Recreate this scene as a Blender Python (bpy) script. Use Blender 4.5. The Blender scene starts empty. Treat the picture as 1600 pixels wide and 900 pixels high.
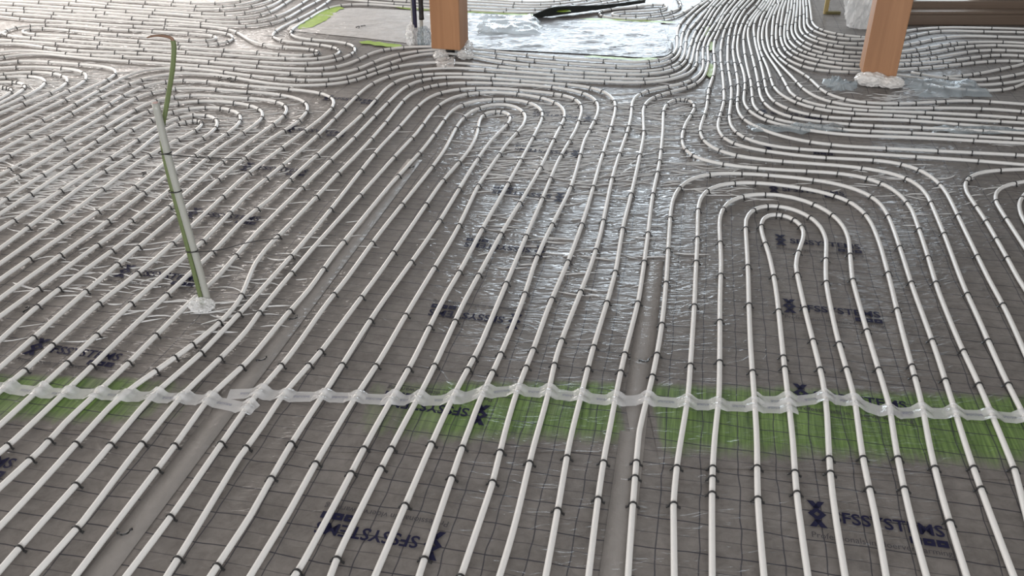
import bpy, bmesh, math, random
import numpy as np
from mathutils import Vector, Matrix, noise
random.seed(7)
scene = bpy.context.scene
col = scene.collection
R = math.radians

# ------------------------------------------------------------------ camera
cam_d = bpy.data.cameras.new('camera')
cam_d.sensor_width = 36.0
cam_d.lens = 1380.0 * 36.0 / 1600.0
cam_d.clip_start = 0.02
cam = bpy.data.objects.new('camera', cam_d)
cam.location = (0, 0, 1.63)
cam.rotation_euler = (R(90 - 30.7), 0, 0)
col.objects.link(cam)
scene.camera = cam

# ------------------------------------------------------------------ world, daylight, exposure
world = bpy.data.worlds.new('world')
scene.world = world
world.use_nodes = True
bg = world.node_tree.nodes['Background']
bg.inputs['Color'].default_value = (0.78, 0.88, 1.0, 1)
bg.inputs['Strength'].default_value = 0.6

def daylight(name, loc, rot, sx, sy, power, color):
    l = bpy.data.lights.new(name, 'AREA')
    l.shape = 'RECTANGLE'; l.size = sx; l.size_y = sy
    l.energy = power; l.color = color
    o = bpy.data.objects.new(name, l)
    o.location = loc; o.rotation_euler = rot
    col.objects.link(o)
    return o
# each lamp fills a window opening of the room shell and shines inwards
daylight('daylight_back', (0.75, 9.42, 1.0), (R(-90), 0, 0), 2.7, 1.3, 165, (0.80, 0.91, 1.0))
daylight('daylight_back_left', (-4.0, 9.42, 1.15), (R(-90), 0, 0), 3.2, 1.6, 185, (1.0, 0.93, 0.87))
daylight('daylight_left', (-5.92, 4.2, 1.45), (0, R(-90), 0), 1.9, 5.0, 190, (1.0, 0.94, 0.88))
daylight('daylight_front', (0.2, -3.42, 1.65), (R(90), 0, 0), 5.4, 1.9, 330, (0.98, 0.99, 1.0))
daylight('daylight_sill', (3.15, 6.66, 1.20), (R(-90), 0, 0), 0.40, 2.08, 14, (0.78, 0.90, 1.0))

scene.view_settings.view_transform = 'Standard'
scene.view_settings.look = 'None'
scene.view_settings.gamma = 1.0
scene.view_settings.use_curve_mapping = False
scene.view_settings.exposure = -0.22

# ------------------------------------------------------------------ helpers
PHI = R(11.3)                      # the sheets and their printed grid lie turned by this angle
CP, SP = math.cos(PHI), math.sin(PHI)
def uv2xy(u, v): return (u * CP + v * SP, -u * SP + v * CP)
def xy2uv(x, y): return (x * CP - y * SP, x * SP + y * CP)

def mesh_obj(name, verts, faces, mat=None, parent=None, smooth=False):
    me = bpy.data.meshes.new(name)
    me.from_pydata([tuple(v) for v in verts], [], faces)
    if smooth:
        me.polygons.foreach_set('use_smooth', [True] * len(me.polygons))
    me.update()
    if mat: me.materials.append(mat)
    o = bpy.data.objects.new(name, me)
    col.objects.link(o)
    if parent: o.parent = parent
    return o

def bm_obj(name, bm, mat=None, parent=None, smooth=False):
    me = bpy.data.meshes.new(name)
    bm.to_mesh(me); bm.free()
    if smooth:
        me.polygons.foreach_set('use_smooth', [True] * len(me.polygons))
    if mat: me.materials.append(mat)
    o = bpy.data.objects.new(name, me)
    col.objects.link(o)
    if parent: o.parent = parent
    return o

def tag(o, label, cat, group=None, kind=None):
    o['label'] = label; o['category'] = cat
    if group: o['group'] = group
    if kind: o['kind'] = kind
    return o

def empty(name, loc):
    o = bpy.data.objects.new(name, None)
    o.empty_display_size = 0.1
    o.location = loc
    col.objects.link(o)
    return o

def structure(o):
    o['kind'] = 'structure'
    return o

def box_bm(x0, y0, z0, x1, y1, z1, bevel=0.0):
    bm = bmesh.new()
    bmesh.ops.create_cube(bm, size=1.0)
    bmesh.ops.scale(bm, vec=(x1 - x0, y1 - y0, z1 - z0), verts=bm.verts)
    bmesh.ops.translate(bm, vec=((x0 + x1) / 2, (y0 + y1) / 2, (z0 + z1) / 2), verts=bm.verts)
    if bevel > 0:
        bmesh.ops.bevel(bm, geom=list(bm.edges), offset=bevel, segments=2, affect='EDGES', profile=0.6)
    return bm

def tube(path, radii, sides=12, cap=True, flat=1.0):
    """verts and faces of a tube along 3D points; flat squashes it along its binormal"""
    pts = [Vector(p) for p in path]; n = len(pts)
    if not hasattr(radii, '__len__'): radii = [radii] * n
    V, F = [], []
    t0 = (pts[1] - pts[0]).normalized()
    ref = Vector((0, 0, 1)) if abs(t0.z) < 0.9 else Vector((1, 0, 0))
    nrm = (ref - t0 * ref.dot(t0)).normalized()
    for i in range(n):
        t = (pts[min(i + 1, n - 1)] - pts[max(i - 1, 0)])
        t = t.normalized() if t.length > 1e-9 else t0
        nrm = (nrm - t * nrm.dot(t)).normalized()
        b = t.cross(nrm)
        for k in range(sides):
            a = 2 * math.pi * k / sides
            V.append(pts[i] + nrm * math.cos(a) * radii[i] + b * math.sin(a) * radii[i] * flat)
    for i in range(n - 1):
        for k in range(sides):
            k2 = (k + 1) % sides
            F.append((i * sides + k, i * sides + k2, (i + 1) * sides + k2, (i + 1) * sides + k))
    if cap:
        F.append(tuple(range(sides - 1, -1, -1)))
        F.append(tuple((n - 1) * sides + k for k in range(sides)))
    return V, F

def crom(P, sub):
    """Catmull-Rom through 2D/3D numpy points"""
    P = np.asarray(P, float)
    E = np.vstack([2 * P[0] - P[1], P, 2 * P[-1] - P[-2]])
    out = []
    for i in range(1, len(E) - 2):
        p0, p1, p2, p3 = E[i - 1:i + 3]
        m = sub(np.linalg.norm(p2 - p1)) if callable(sub) else sub
        for j in range(m):
            t = j / m
            out.append(0.5 * (2 * p1 + (p2 - p0) * t + (2 * p0 - 5 * p1 + 4 * p2 - p3) * t * t + (3 * p1 - p0 - 3 * p2 + p3) * t ** 3))
    out.append(E[-2])
    return np.array(out)

# ------------------------------------------------------------------ materials
class NT:
    def __init__(self, name):
        self.m = bpy.data.materials.new(name); self.m.use_nodes = True
        self.t = self.m.node_tree; self.t.nodes.clear()
        self.out = self.n('ShaderNodeOutputMaterial')
    def n(self, typ, **kw):
        nd = self.t.nodes.new(typ)
        for k, v in kw.items():
            if hasattr(nd, k): setattr(nd, k, v)
            else: nd.inputs[k].default_value = v
        return nd
    def l(self, a, b): self.t.links.new(a, b)
    def math(self, op, a, b=None, c=None):
        nd = self.n('ShaderNodeMath', operation=op)
        for i, v in enumerate((a, b, c)):
            if v is None: continue
            if isinstance(v, (int, float)): nd.inputs[i].default_value = v
            else: self.l(v, nd.inputs[i])
        return nd.outputs[0]
    def mix(self, fac, a, b):
        nd = self.n('ShaderNodeMix', data_type='RGBA')
        for s, v in ((0, fac), (6, a), (7, b)):
            if isinstance(v, (int, float)): nd.inputs[s].default_value = v
            elif isinstance(v, tuple): nd.inputs[s].default_value = v
            else: self.l(v, nd.inputs[s])
        return nd.outputs[2]
    def noise(self, vec, scale, detail=3, rough=0.5, dist=0.0, typ=None):
        nd = self.n('ShaderNodeTexNoise')
        if typ: nd.noise_type = typ
        nd.inputs['Scale'].default_value = scale; nd.inputs['Detail'].default_value = detail
        nd.inputs['Roughness'].default_value = rough; nd.inputs['Distortion'].default_value = dist
        if vec is not None: self.l(vec, nd.inputs['Vector'])
        return nd.outputs['Fac']
    def ramp(self, fac, stops):
        nd = self.n('ShaderNodeValToRGB')
        el = nd.color_ramp.elements
        while len(el) < len(stops): el.new(0.5)
        for e, (p, c) in zip(el, stops):
            e.position = p; e.color = c if isinstance(c, tuple) else (c, c, c, 1)
        self.l(fac, nd.inputs[0])
        return nd.outputs[0]
    def map(self, vec, scale=(1, 1, 1), rot=(0, 0, 0), loc=(0, 0, 0)):
        nd = self.n('ShaderNodeMapping')
        nd.inputs['Scale'].default_value = scale; nd.inputs['Rotation'].default_value = rot
        nd.inputs['Location'].default_value = loc
        self.l(vec, nd.inputs['Vector'])
        return nd.outputs[0]

def simple(name, color, rough=0.5, var=0.08, nscale=30, metallic=0.0, bump=0.0, coat=0.0, spec=0.5):
    n = NT(name)
    tc = n.n('ShaderNodeTexCoord').outputs['Object']
    f = n.noise(tc, nscale, 4)
    c0 = tuple(max(0, c * (1 - var)) for c in color) + (1,)
    c1 = tuple(min(1, c * (1 + var)) for c in color) + (1,)
    p = n.n('ShaderNodeBsdfPrincipled')
    n.l(n.mix(f, c0, c1), p.inputs['Base Color'])
    p.inputs['Roughness'].default_value = rough; p.inputs['Metallic'].default_value = metallic
    p.inputs['Coat Weight'].default_value = coat; p.inputs['Specular IOR Level'].default_value = spec
    if bump > 0:
        b = n.n('ShaderNodeBump', Strength=bump, Distance=0.01); n.l(f, b.inputs['Height']); n.l(b.outputs[0], p.inputs['Normal'])
    n.l(p.outputs[0], n.out.inputs[0])
    return n.m

def foil_material(name, grid=True, green=False, silver=0.0, base_dark=(0.105, 0.094, 0.087, 1), base_light=(0.205, 0.188, 0.176, 1)):
    """felt-backed insulation under a clear crinkled film, printed with a grid"""
    n = NT(name)
    pos = n.n('ShaderNodeNewGeometry').outputs['Position']
    rot = n.n('ShaderNodeVectorRotate', rotation_type='Z_AXIS'); rot.inputs['Angle'].default_value = PHI
    n.l(pos, rot.inputs['Vector']); suv = rot.outputs[0]
    wr = n.n('ShaderNodeAttribute', attribute_name='wrinkle').outputs['Fac']
    felt = n.noise(suv, 26, 6, 0.65, 0.4)
    felt2 = n.noise(suv, 5, 3, 0.5)
    f = n.math('MULTIPLY_ADD', felt2, 0.45, n.math('MULTIPLY', felt, 0.7))
    base = n.mix(n.ramp(f, [(0.34, 0.0), (0.72, 1.0)]), base_dark, base_light)
    if green:
        st = n.map(suv, scale=(95, 4, 1))
        rib_shade = n.noise(st, 1.0, 3, 0.6)
        gcol = n.mix(n.ramp(rib_shade, [(0.3, 0.0), (0.75, 1.0)]), (0.045, 0.085, 0.022, 1), (0.20, 0.32, 0.085, 1))  # dark and light greens paint the shading of the fine ribs
        ga = n.n('ShaderNodeAttribute', attribute_name='green').outputs['Fac']
        jit = n.noise(n.map(suv, scale=(30, 6, 1)), 1.0, 3, 0.6)
        m = n.math('ADD', ga, n.math('MULTIPLY', n.math('SUBTRACT', jit, 0.5), 0.8))
        base = n.mix(n.ramp(m, [(0.30, 0.0), (0.95, 1.0)]), base, gcol)
    if grid:
        wob = n.noise(suv, 6, 2, 0.5)
        w = n.math('MULTIPLY', n.math('SUBTRACT', wob, 0.5), 0.022)
        sep = n.n('ShaderNodeSeparateXYZ'); n.l(suv, sep.inputs[0])
        def line(coord, period, off, half):
            a = n.math('ADD', n.math('ADD', coord, w), off)
            q = n.math('FRACT', n.math('DIVIDE', a, period))
            d = n.math('ABSOLUTE', n.math('SUBTRACT', q, 0.5))
            return n.math('LESS_THAN', d, half / period)
        lu = line(sep.outputs[0], 0.1, 0.004, 0.0016)
        lv = line(sep.outputs[1], 0.1, -0.005, 0.0018)
        lv2 = n.math('MULTIPLY', line(sep.outputs[1], 0.1, 0.045, 0.0013), 0.6)
        ln = n.math('MAXIMUM', n.math('MAXIMUM', n.math('MULTIPLY', lu, 0.9), lv), lv2)
        base = n.mix(n.math('MULTIPLY', ln, 0.88), base, (0.020, 0.020, 0.032, 1))
    p = n.n('ShaderNodeBsdfPrincipled')
    n.l(base, p.inputs['Base Color'])
    p.inputs['Roughness'].default_value = 0.62
    p.inputs['Specular IOR Level'].default_value = 0.3
    p.inputs['Metallic'].default_value = 0.0
    # film: long creases across the pipes, sharper where the film is loose
    def crease(scale, angle, power, dist, lx):
        nz = n.noise(n.map(pos, scale=scale, rot=(0, 0, angle), loc=(lx, 0, 0)), 1.0, 2, 0.5, dist)
        rd = n.math('SUBTRACT', 1.0, n.math('ABSOLUTE', n.math('MULTIPLY_ADD', nz, 2.0, -1.0)))
        return n.math('POWER', n.math('MAXIMUM', rd, 0.0), power)
    cr = crease((5.5, 19, 1), R(7), 7.0, 0.7, 0.0)
    cr2 = crease((8, 24, 1), R(-16), 9.0, 0.9, 3.0)
    cr3 = crease((5, 12, 1), R(24), 10.0, 0.8, 7.0)
    fine = n.noise(pos, 42, 3, 0.6)
    soft = n.noise(pos, 8, 2, 0.5, 0.6)
    h = n.math('ADD', n.math('MULTIPLY', cr, n.math('MULTIPLY', wr, 0.9)), n.math('MULTIPLY', cr2, n.math('MULTIPLY_ADD', wr, 0.75, 0.0)))
    h = n.math('ADD', h, n.math('MULTIPLY', cr3, n.math('MULTIPLY_ADD', wr, 0.7, 0.08)))
    h = n.math('ADD', h, n.math('MULTIPLY', fine, 0.06))
    h = n.math('ADD', h, n.math('MULTIPLY', soft, 0.8))
    b = n.n('ShaderNodeBump', Strength=1.0, Distance=0.0120)
    n.l(h, b.inputs['Height'])
    b2 = n.n('ShaderNodeBump', Strength=0.35, Distance=0.006); n.l(felt, b2.inputs['Height'])
    n.l(b2.outputs[0], p.inputs['Normal'])
    n.l(n.math('MULTIPLY_ADD', wr, 0.75, 0.25), p.inputs['Coat Weight'])
    p.inputs['Coat IOR'].default_value = 1.62
    rr = n.math('SUBTRACT', 0.26, n.math('MULTIPLY', wr, 0.19))
    n.l(rr, p.inputs['Coat Roughness'])
    n.l(b.outputs[0], p.inputs['Coat Normal'])
    if silver > 0:
        g = n.n('ShaderNodeBsdfGlossy'); g.inputs['Roughness'].default_value = 0.28
        g.inputs['Color'].default_value = (0.80, 0.82, 0.85, 1)
        n.l(b.outputs[0], g.inputs['Normal'])
        mx = n.n('ShaderNodeMixShader'); mx.inputs[0].default_value = silver
        n.l(p.outputs[0], mx.inputs[1]); n.l(g.outputs[0], mx.inputs[2])
        n.l(mx.outputs[0], n.out.inputs[0])
    else:
        n.l(p.outputs[0], n.out.inputs[0])
    return n.m

def film_material(name, tint=(0.9, 0.9, 0.9), clear=0.5, rough=0.15):
    n = NT(name)
    tc = n.n('ShaderNodeTexCoord').outputs['Object']
    f = n.noise(tc, 60, 3, 0.6)
    p = n.n('ShaderNodeBsdfPrincipled')
    n.l(n.mix(f, tuple(c * 0.9 for c in tint) + (1,), tint + (1,)), p.inputs['Base Color'])
    p.inputs['Roughness'].default_value = rough
    b = n.n('ShaderNodeBump', Strength=0.6, Distance=0.004); n.l(f, b.inputs['Height']); n.l(b.outputs[0], p.inputs['Normal'])
    tr = n.n('ShaderNodeBsdfTransparent')
    mx = n.n('ShaderNodeMixShader'); mx.inputs[0].default_value = clear
    n.l(p.outputs[0], mx.inputs[1]); n.l(tr.outputs[0], mx.inputs[2]); n.l(mx.outputs[0], n.out.inputs[0])
    return n.m

def crease_material():
    n = NT('glint_white_creases')
    tc = n.n('ShaderNodeTexCoord').outputs['Object']
    f = n.noise(tc, 90, 2, 0.6)
    p = n.n('ShaderNodeBsdfPrincipled')
    n.l(n.mix(f, (0.80, 0.81, 0.82, 1), (0.92, 0.925, 0.93, 1)), p.inputs['Base Color'])  # near-white base paints silvery glints onto what is clear film
    p.inputs['Metallic'].default_value = 0.15; p.inputs['Roughness'].default_value = 0.20
    b = n.n('ShaderNodeBump', Strength=0.5, Distance=0.003); n.l(f, b.inputs['Height']); n.l(b.outputs[0], p.inputs['Normal'])
    tr = n.n('ShaderNodeBsdfTransparent'); mx = n.n('ShaderNodeMixShader'); mx.inputs[0].default_value = 0.15
    n.l(p.outputs[0], mx.inputs[1]); n.l(tr.outputs[0], mx.inputs[2]); n.l(mx.outputs[0], n.out.inputs[0])
    return n.m

def wood_material(name, c0, c1, axis='Z', scale=1.0, rough=0.55):
    n = NT(name)
    tc = n.n('ShaderNodeTexCoord').outputs['Object']
    sc = {'Z': (26, 26, 1.3), 'X': (1.3, 26, 26), 'Y': (26, 1.3, 26)}[axis]
    v = n.map(tc, scale=tuple(s * scale for s in sc))
    g = n.noise(v, 1.0, 5, 0.6, 0.8)
    big = n.noise(n.map(tc, scale=tuple(s * scale * 0.25 for s in sc)), 1.0, 2, 0.5)
    f = n.math('MULTIPLY_ADD', big, 0.5, n.math('MULTIPLY', g, 0.5))
    p = n.n('ShaderNodeBsdfPrincipled')
    n.l(n.mix(n.ramp(f, [(0.3, 0.0), (0.7, 1.0)]), c0 + (1,), c1 + (1,)), p.inputs['Base Color'])
    p.inputs['Roughness'].default_value = rough
    b = n.n('ShaderNodeBump', Strength=0.15, Distance=0.003); n.l(g, b.inputs['Height']); n.l(b.outputs[0], p.inputs['Normal'])
    n.l(p.outputs[0], n.out.inputs[0])
    return n.m

M_FOIL = foil_material('insulation_foil')
M_GREEN = foil_material('insulation_foil_green_edge', green=True)
M_BARE = foil_material('bare_foil', grid=False, silver=0.03, base_dark=(0.13, 0.13, 0.135, 1), base_light=(0.19, 0.19, 0.20, 1))
M_DULL = foil_material('dull_bare_film', grid=False, base_dark=(0.38, 0.365, 0.355, 1), base_light=(0.52, 0.50, 0.49, 1))
M_SEAM = foil_material('seam_strip', grid=False, base_dark=(0.235, 0.22, 0.208, 1), base_light=(0.285, 0.265, 0.252, 1))
M_PIPE = simple('white_pipe', (0.73, 0.725, 0.715), 0.38, 0.03, 60)
M_CLIP = simple('black_plastic', (0.020, 0.020, 0.021), 0.45, 0.1)
M_PRINT = simple('navy_print', (0.012, 0.012, 0.040), 0.6, 0.15, 80, spec=0.15)
M_TAG = simple('grey_print', (0.065, 0.060, 0.068), 0.6, 0.15, 80, spec=0.15)
M_TAPE = film_material('clear_tape', (0.84, 0.845, 0.86), 0.48, 0.10)
M_TAPEPRINT = simple('tape_print', (0.10, 0.11, 0.20), 0.4, 0.1)
M_WRAP = film_material('crumpled_film', (0.86, 0.86, 0.86), 0.45, 0.08)
M_CREASE = crease_material()
M_WHITEWRAP = film_material('white_wrap', (0.84, 0.82, 0.80), 0.08, 0.35)
M_CLEAR = film_material('loose_clear_film', (0.46, 0.54, 0.59), 0.55, 0.04)  # bluish tint stands in for cool window glints on clear film
M_WOOD = wood_material('post_wood', (0.27, 0.125, 0.056), (0.40, 0.205, 0.10))
M_SILL = wood_material('sill_wood', (0.12, 0.085, 0.062), (0.17, 0.125, 0.095), 'X')
M_LATH = wood_material('lath_wood', (0.30, 0.22, 0.08), (0.42, 0.32, 0.14))
M_OCHRE = simple('ochre_board', (0.12, 0.10, 0.035), 0.6, 0.2)
M_HOSE = simple('green_hose', (0.125, 0.16, 0.065), 0.5, 0.12, 40)
M_COPPER = simple('copper', (0.20, 0.115, 0.075), 0.5, 0.3, 60, metallic=0.2)
M_RISER = simple('riser_plastic', (0.36, 0.365, 0.335), 0.35, 0.04)
M_NAVY = simple('navy_tube', (0.012, 0.012, 0.045), 0.3, 0.1)
M_BLACK = simple('black_tube', (0.012, 0.012, 0.013), 0.5, 0.1)
M_GREENTAPE = simple('bright_green_strip', (0.27, 0.40, 0.05), 0.5, 0.35, 25, bump=0.3)
M_DARKFLAP = simple('dark_sheet_underside', (0.035, 0.040, 0.038), 0.4, 0.4, 20, bump=0.4)
M_CONCRETE = simple('concrete', (0.30, 0.29, 0.28), 0.85, 0.15, 6)
M_WALL = simple('plaster', (0.50, 0.47, 0.44), 0.9, 0.06, 4)
M_CEIL = simple('ceiling_board', (0.62, 0.60, 0.58), 0.85, 0.1, 3)
M_FRAME = simple('window_frame', (0.55, 0.54, 0.52), 0.5, 0.05)

# ------------------------------------------------------------------ room shell
X0, X1, Y0, Y1, ZT = -6.0, 5.6, -3.5, 9.5, 2.75
structure(bm_obj('floor', box_bm(X0, Y0, -0.15, X1, Y1, -0.02), M_CONCRETE))
structure(bm_obj('ceiling', box_bm(X0, Y0, ZT, X1, Y1, ZT + 0.15), M_CEIL))

def wall_with_opening(name, horiz, fixed, a0, a1, openings, th=0.16, outward=1, zt=ZT, mat=M_WALL):
    """one wall slab built from blocks around its openings [(b0,b1,z0,z1)]"""
    bm = bmesh.new()
    def blk(p0, p1, z0, z1):
        if p1 - p0 < 1e-4 or z1 - z0 < 1e-4: return
        f0, f1 = (fixed, fixed + th * outward) if outward > 0 else (fixed + th * outward, fixed)
        t = box_bm(p0, f0, z0, p1, f1, z1) if horiz else box_bm(f0, p0, z0, f1, p1, z1)
        me = bpy.data.meshes.new('tmp'); t.to_mesh(me); t.free(); bm.from_mesh(me); bpy.data.meshes.remove(me)
    cur = a0
    for b0, b1, z0, z1 in sorted(openings):
        blk(cur, b0, -0.02, zt); blk(b0, b1, -0.02, z0); blk(b0, b1, z1, zt); cur = b1
    blk(cur, a1, -0.02, zt)
    return structure(bm_obj(name, bm, mat))

wall_with_opening('wall_back', True, Y1, X0, X1, [(-0.6, 2.1, 0.35, 1.65), (-5.6, -2.4, 0.35, 1.95)])
wall_with_opening('wall_left', False, X0, Y0, Y1, [(1.7, 6.7, 0.5, 2.4)], outward=-1)
wall_with_opening('wall_right', False, X1, Y0, Y1, [])
wall_with_opening('wall_front', True, Y0, X0, X1, [(-2.5, 2.9, 0.7, 2.6)], outward=-1)
# low sill wall behind the right post with its window, and the return wall beside it
wall_with_opening('wall_sill', True, 6.62, 2.80, X1, [(2.95, 3.35, 0.14, 2.3)], th=0.12)
wall_with_opening('wall_return', False, 2.80, 6.74, Y1, [], th=0.12)

def window(name, horiz, fixed, b0, b1, z0, z1, panes=2):
    root = structure(empty(name, ((b0 + b1) / 2, fixed, z0) if horiz else (fixed, (b0 + b1) / 2, z0)))
    base = Vector(root.location)
    def bar(p0, p1, za, zb, nm='window_frame'):
        t = box_bm(p0, fixed - 0.03, za, p1, fixed + 0.03, zb) if horiz else box_bm(fixed - 0.03, p0, za, fixed + 0.03, p1, zb)
        bmesh.ops.translate(t, vec=-base, verts=t.verts)
        bm_obj(nm, t, M_FRAME, root)
    w = 0.06
    bar(b0, b1, z0, z0 + w); bar(b0, b1, z1 - w, z1); bar(b0, b0 + w, z0 + w, z1 - w); bar(b1 - w, b1, z0 + w, z1 - w)
    for k in range(1, panes):
        c = b0 + (b1 - b0) * k / panes
        bar(c - 0.04, c + 0.04, z0 + w, z1 - w)
window('window_1', True, Y1 + 0.10, -0.6, 2.1, 0.35, 1.65)
window('window_2', True, Y1 + 0.10, -5.6, -2.4, 0.35, 1.95, 3)
window('window_3', False, X0 - 0.10, 1.7, 6.7, 0.5, 2.4, 4)
window('window_4', True, Y0 - 0.10, -2.5, 2.9, 0.7, 2.6, 4)
window('window_5', True, 6.72, 2.95, 3.35, 0.14, 2.3, 1)

# stepped timber sill in front of that window
sill = empty('timber_sill', (4.1, 6.5, 0))
tag(sill, 'low brown timber sill beam under the window behind the right post', 'sill')
for nm, b in (('front_board', box_bm(-1.32, -0.03, 0.0, 1.45, 0.03, 0.075, 0.008)),
              ('ledge', box_bm(-1.32, -0.035, 0.075, 1.45, 0.06, 0.10, 0.010)),
              ('upper_board', box_bm(-1.32, 0.055, 0.0, 1.45, 0.115, 0.152, 0.006))):
    bm_obj(nm, b, M_SILL, sill)

# ------------------------------------------------------------------ insulation sheets with clear film
WR = [(0.30, 4.15, 0.62, 0.75, 1.0), (0.75, 4.55, 0.6, 0.45, 1.0), (1.0, 3.75, 0.35, 0.3, 0.6), (-1.9, 4.1, 0.9, 1.0, 0.95), (-2.6, 5.0, 0.8, 0.5, 0.9),
      (1.75, 3.55, 0.5, 0.35, 0.5), (-1.35, 2.75, 0.6, 0.45, 0.55), (-1.05, 2.6, 0.25, 0.2, 0.7), (2.0, 4.9, 0.7, 0.4, 0.5), (2.6, 4.3, 0.7, 0.25, 0.5), (-0.9, 3.0, 0.5, 0.5, 0.3),
      (0.2, 3.1, 0.6, 0.5, 0.45), (-2.3, 6.4, 1.2, 0.8, 0.5)]
def wrinkle(x, y):
    w = 0.0
    for cx, cy, sx, sy, a in WR:
        w = max(w, a * math.exp(-((x - cx) / sx) ** 2 - ((y - cy) / sy) ** 2))
    k = noise.noise(Vector((x * 1.7, y * 1.7, 3.1)))
    return max(0.0, min(1.0, w * (1.0 + 0.5 * k) + 0.06 + 0.06 * k))

def ground_z(x, y, w=None):
    if w is None: w = wrinkle(x, y)
    a = noise.noise(Vector((x * 3.1, y * 3.1, 0.3)))
    b = noise.noise(Vector((x * 4.0, y * 17.0, 5.3)))
    return 0.0009 * a + (0.0004 + 0.0020 * w) * b

def tape_line_y(x):                 # the taped cross joint
    return 2.128 - 0.030 * x + 0.012 * math.sin(x * 3.0)

SEAMS = [-6.0, -4.825, -3.63, -2.43, -1.235, -0.045, 1.155, 2.35, 3.55, 4.75]
def attr(me, name, vals):
    at = me.attributes.new(name, 'FLOAT', 'POINT')
    at.data.foreach_set('value', vals)

def make_sheet(u0, u1, v0f, v1f, step, label):
    nu = max(2, int(round((u1 - u0) / step)))
    vmid0, vmid1 = v0f((u0 + u1) / 2), v1f((u0 + u1) / 2)
    nv = max(2, int(round((vmid1 - vmid0) / step)))
    V, wv = [], []
    for j in range(nv + 1):
        for i in range(nu + 1):
            u = u0 + (u1 - u0) * i / nu
            v = v0f(u) + (v1f(u) - v0f(u)) * j / nv
            x, y = uv2xy(u, v)
            x = min(max(x, X0 + 0.02), X1 - 0.02); y = min(y, Y1 - 0.02)
            w = wrinkle(x, y)
            V.append((x, y, ground_z(x, y, w))); wv.append(w)
    Fc = [(j * (nu + 1) + i, j * (nu + 1) + i + 1, (j + 1) * (nu + 1) + i + 1, (j + 1) * (nu + 1) + i) for j in range(nv) for i in range(nu)]
    o = mesh_obj('insulation_sheet', V, Fc, M_FOIL, None, True)
    attr(o.data, 'wrinkle', wv)
    tag(o, label, 'insulation sheet', 'grey film-covered insulation sheets under the pipes')
    return o

def tape_v(u):
    # v of the cross joint for a given u
    v = 2.1
    for _ in range(6):
        x, y = uv2xy(u, v); v += (tape_line_y(x) - y) / CP
    return v
NEAR = ['grey printed insulation sheet at the bottom left corner, in front of the tape',
        'grey printed insulation sheet with upside-down lettering in front of the tape',
        'grey printed insulation sheet with upright lettering in front of the tape',
        'grey printed insulation sheet at the bottom right corner, in front of the tape']
FAR = ['grey film-covered insulation sheet along the left wall, farthest left',
       'grey film-covered insulation sheet in the top left corner, second from the left wall',
       'bright crinkled insulation sheet at the left edge behind the riser',
       'grey printed insulation sheet behind the tape, under the green and white riser',
       'grey printed insulation sheet with upside-down lettering behind the tape, running to silvery film',
       'grey printed insulation sheet with upright lettering behind the tape, under nested arches',
       'grey film-covered insulation sheet behind the tape at the right edge',
       'grey film-covered insulation sheet around the foot of the right post',
       'grey film-covered insulation sheet in the far right corner by the sill']
sheets_near, sheets_far = {}, {}
for k in range(3, 7):
    sheets_near[k] = make_sheet(SEAMS[k - 0] - (1.195 if k == 99 else 0), SEAMS[k + 1], lambda u: 0.2, tape_v, 0.03, NEAR[k - 3])
for k in range(9):
    u0, u1 = SEAMS[k], SEAMS[k + 1]
    near_v = tape_v if 3 <= k <= 6 else (lambda u: max(0.2, -u * 0.2 - 0.6) if u < 0 else 0.2)
    def far_v(u):
        return (Y1 + u * SP) / CP - 0.02
    def far_v2(u, f=far_v):
        return f(u)
    sheets_far[k] = make_sheet(u0, u1, near_v, far_v2, 0.028 if 2 <= k <= 6 else 0.05, FAR[k])

# taped seams along the sheets
def strip(name, pts, halfw, mat, z, n_across=2, thick=0.0006):
    V, wv = [], []
    P = np.array(pts)
    for i, (x, y) in enumerate(P):
        d = P[min(i + 1, len(P) - 1)] - P[max(i - 1, 0)]; d /= np.linalg.norm(d)
        for j in range(n_across + 1):
            s = -halfw + 2 * halfw * j / n_across
            px, py = x + d[1] * s, y - d[0] * s
            w = wrinkle(px, py)
            V.append((px, py, z + ground_z(px, py, w))); wv.append(w * 0.6)
    m = n_across + 1; n = len(P)
    Fc = [(i * m + j, i * m + j + 1, (i + 1) * m + j + 1, (i + 1) * m + j) for i in range(n - 1) for j in range(n_across)]
    base = len(V)
    V += [(a, b, c - thick) for a, b, c in V]
    Fc += [tuple(base + q for q in reversed(f)) for f in Fc]
    for i in range(n - 1):
        Fc.append((i * m, (i + 1) * m, base + (i + 1) * m, base + i * m))
        Fc.append((i * m + m - 1, base + i * m + m - 1, base + (i + 1) * m + m - 1, (i + 1) * m + m - 1))
    o = mesh_obj(name, V, Fc, mat, None, True)
    attr(o.data, 'wrinkle', wv + wv)
    return o
for us, lab, vend in ((-1.228, 'flat grey joint strip between pipes in the left foreground, running to the riser side', 3.8),
                (-0.045, 'flat grey joint strip running up the middle to the silvery film', 3.05)):
    pts = [uv2xy(us, v) for v in np.arange(0.3, vend, 0.06)]
    tag(strip('joint_strip', pts, 0.036, M_SEAM, 0.0021), lab, 'joint strip', 'lengthwise joint strips on the sheets')

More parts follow.
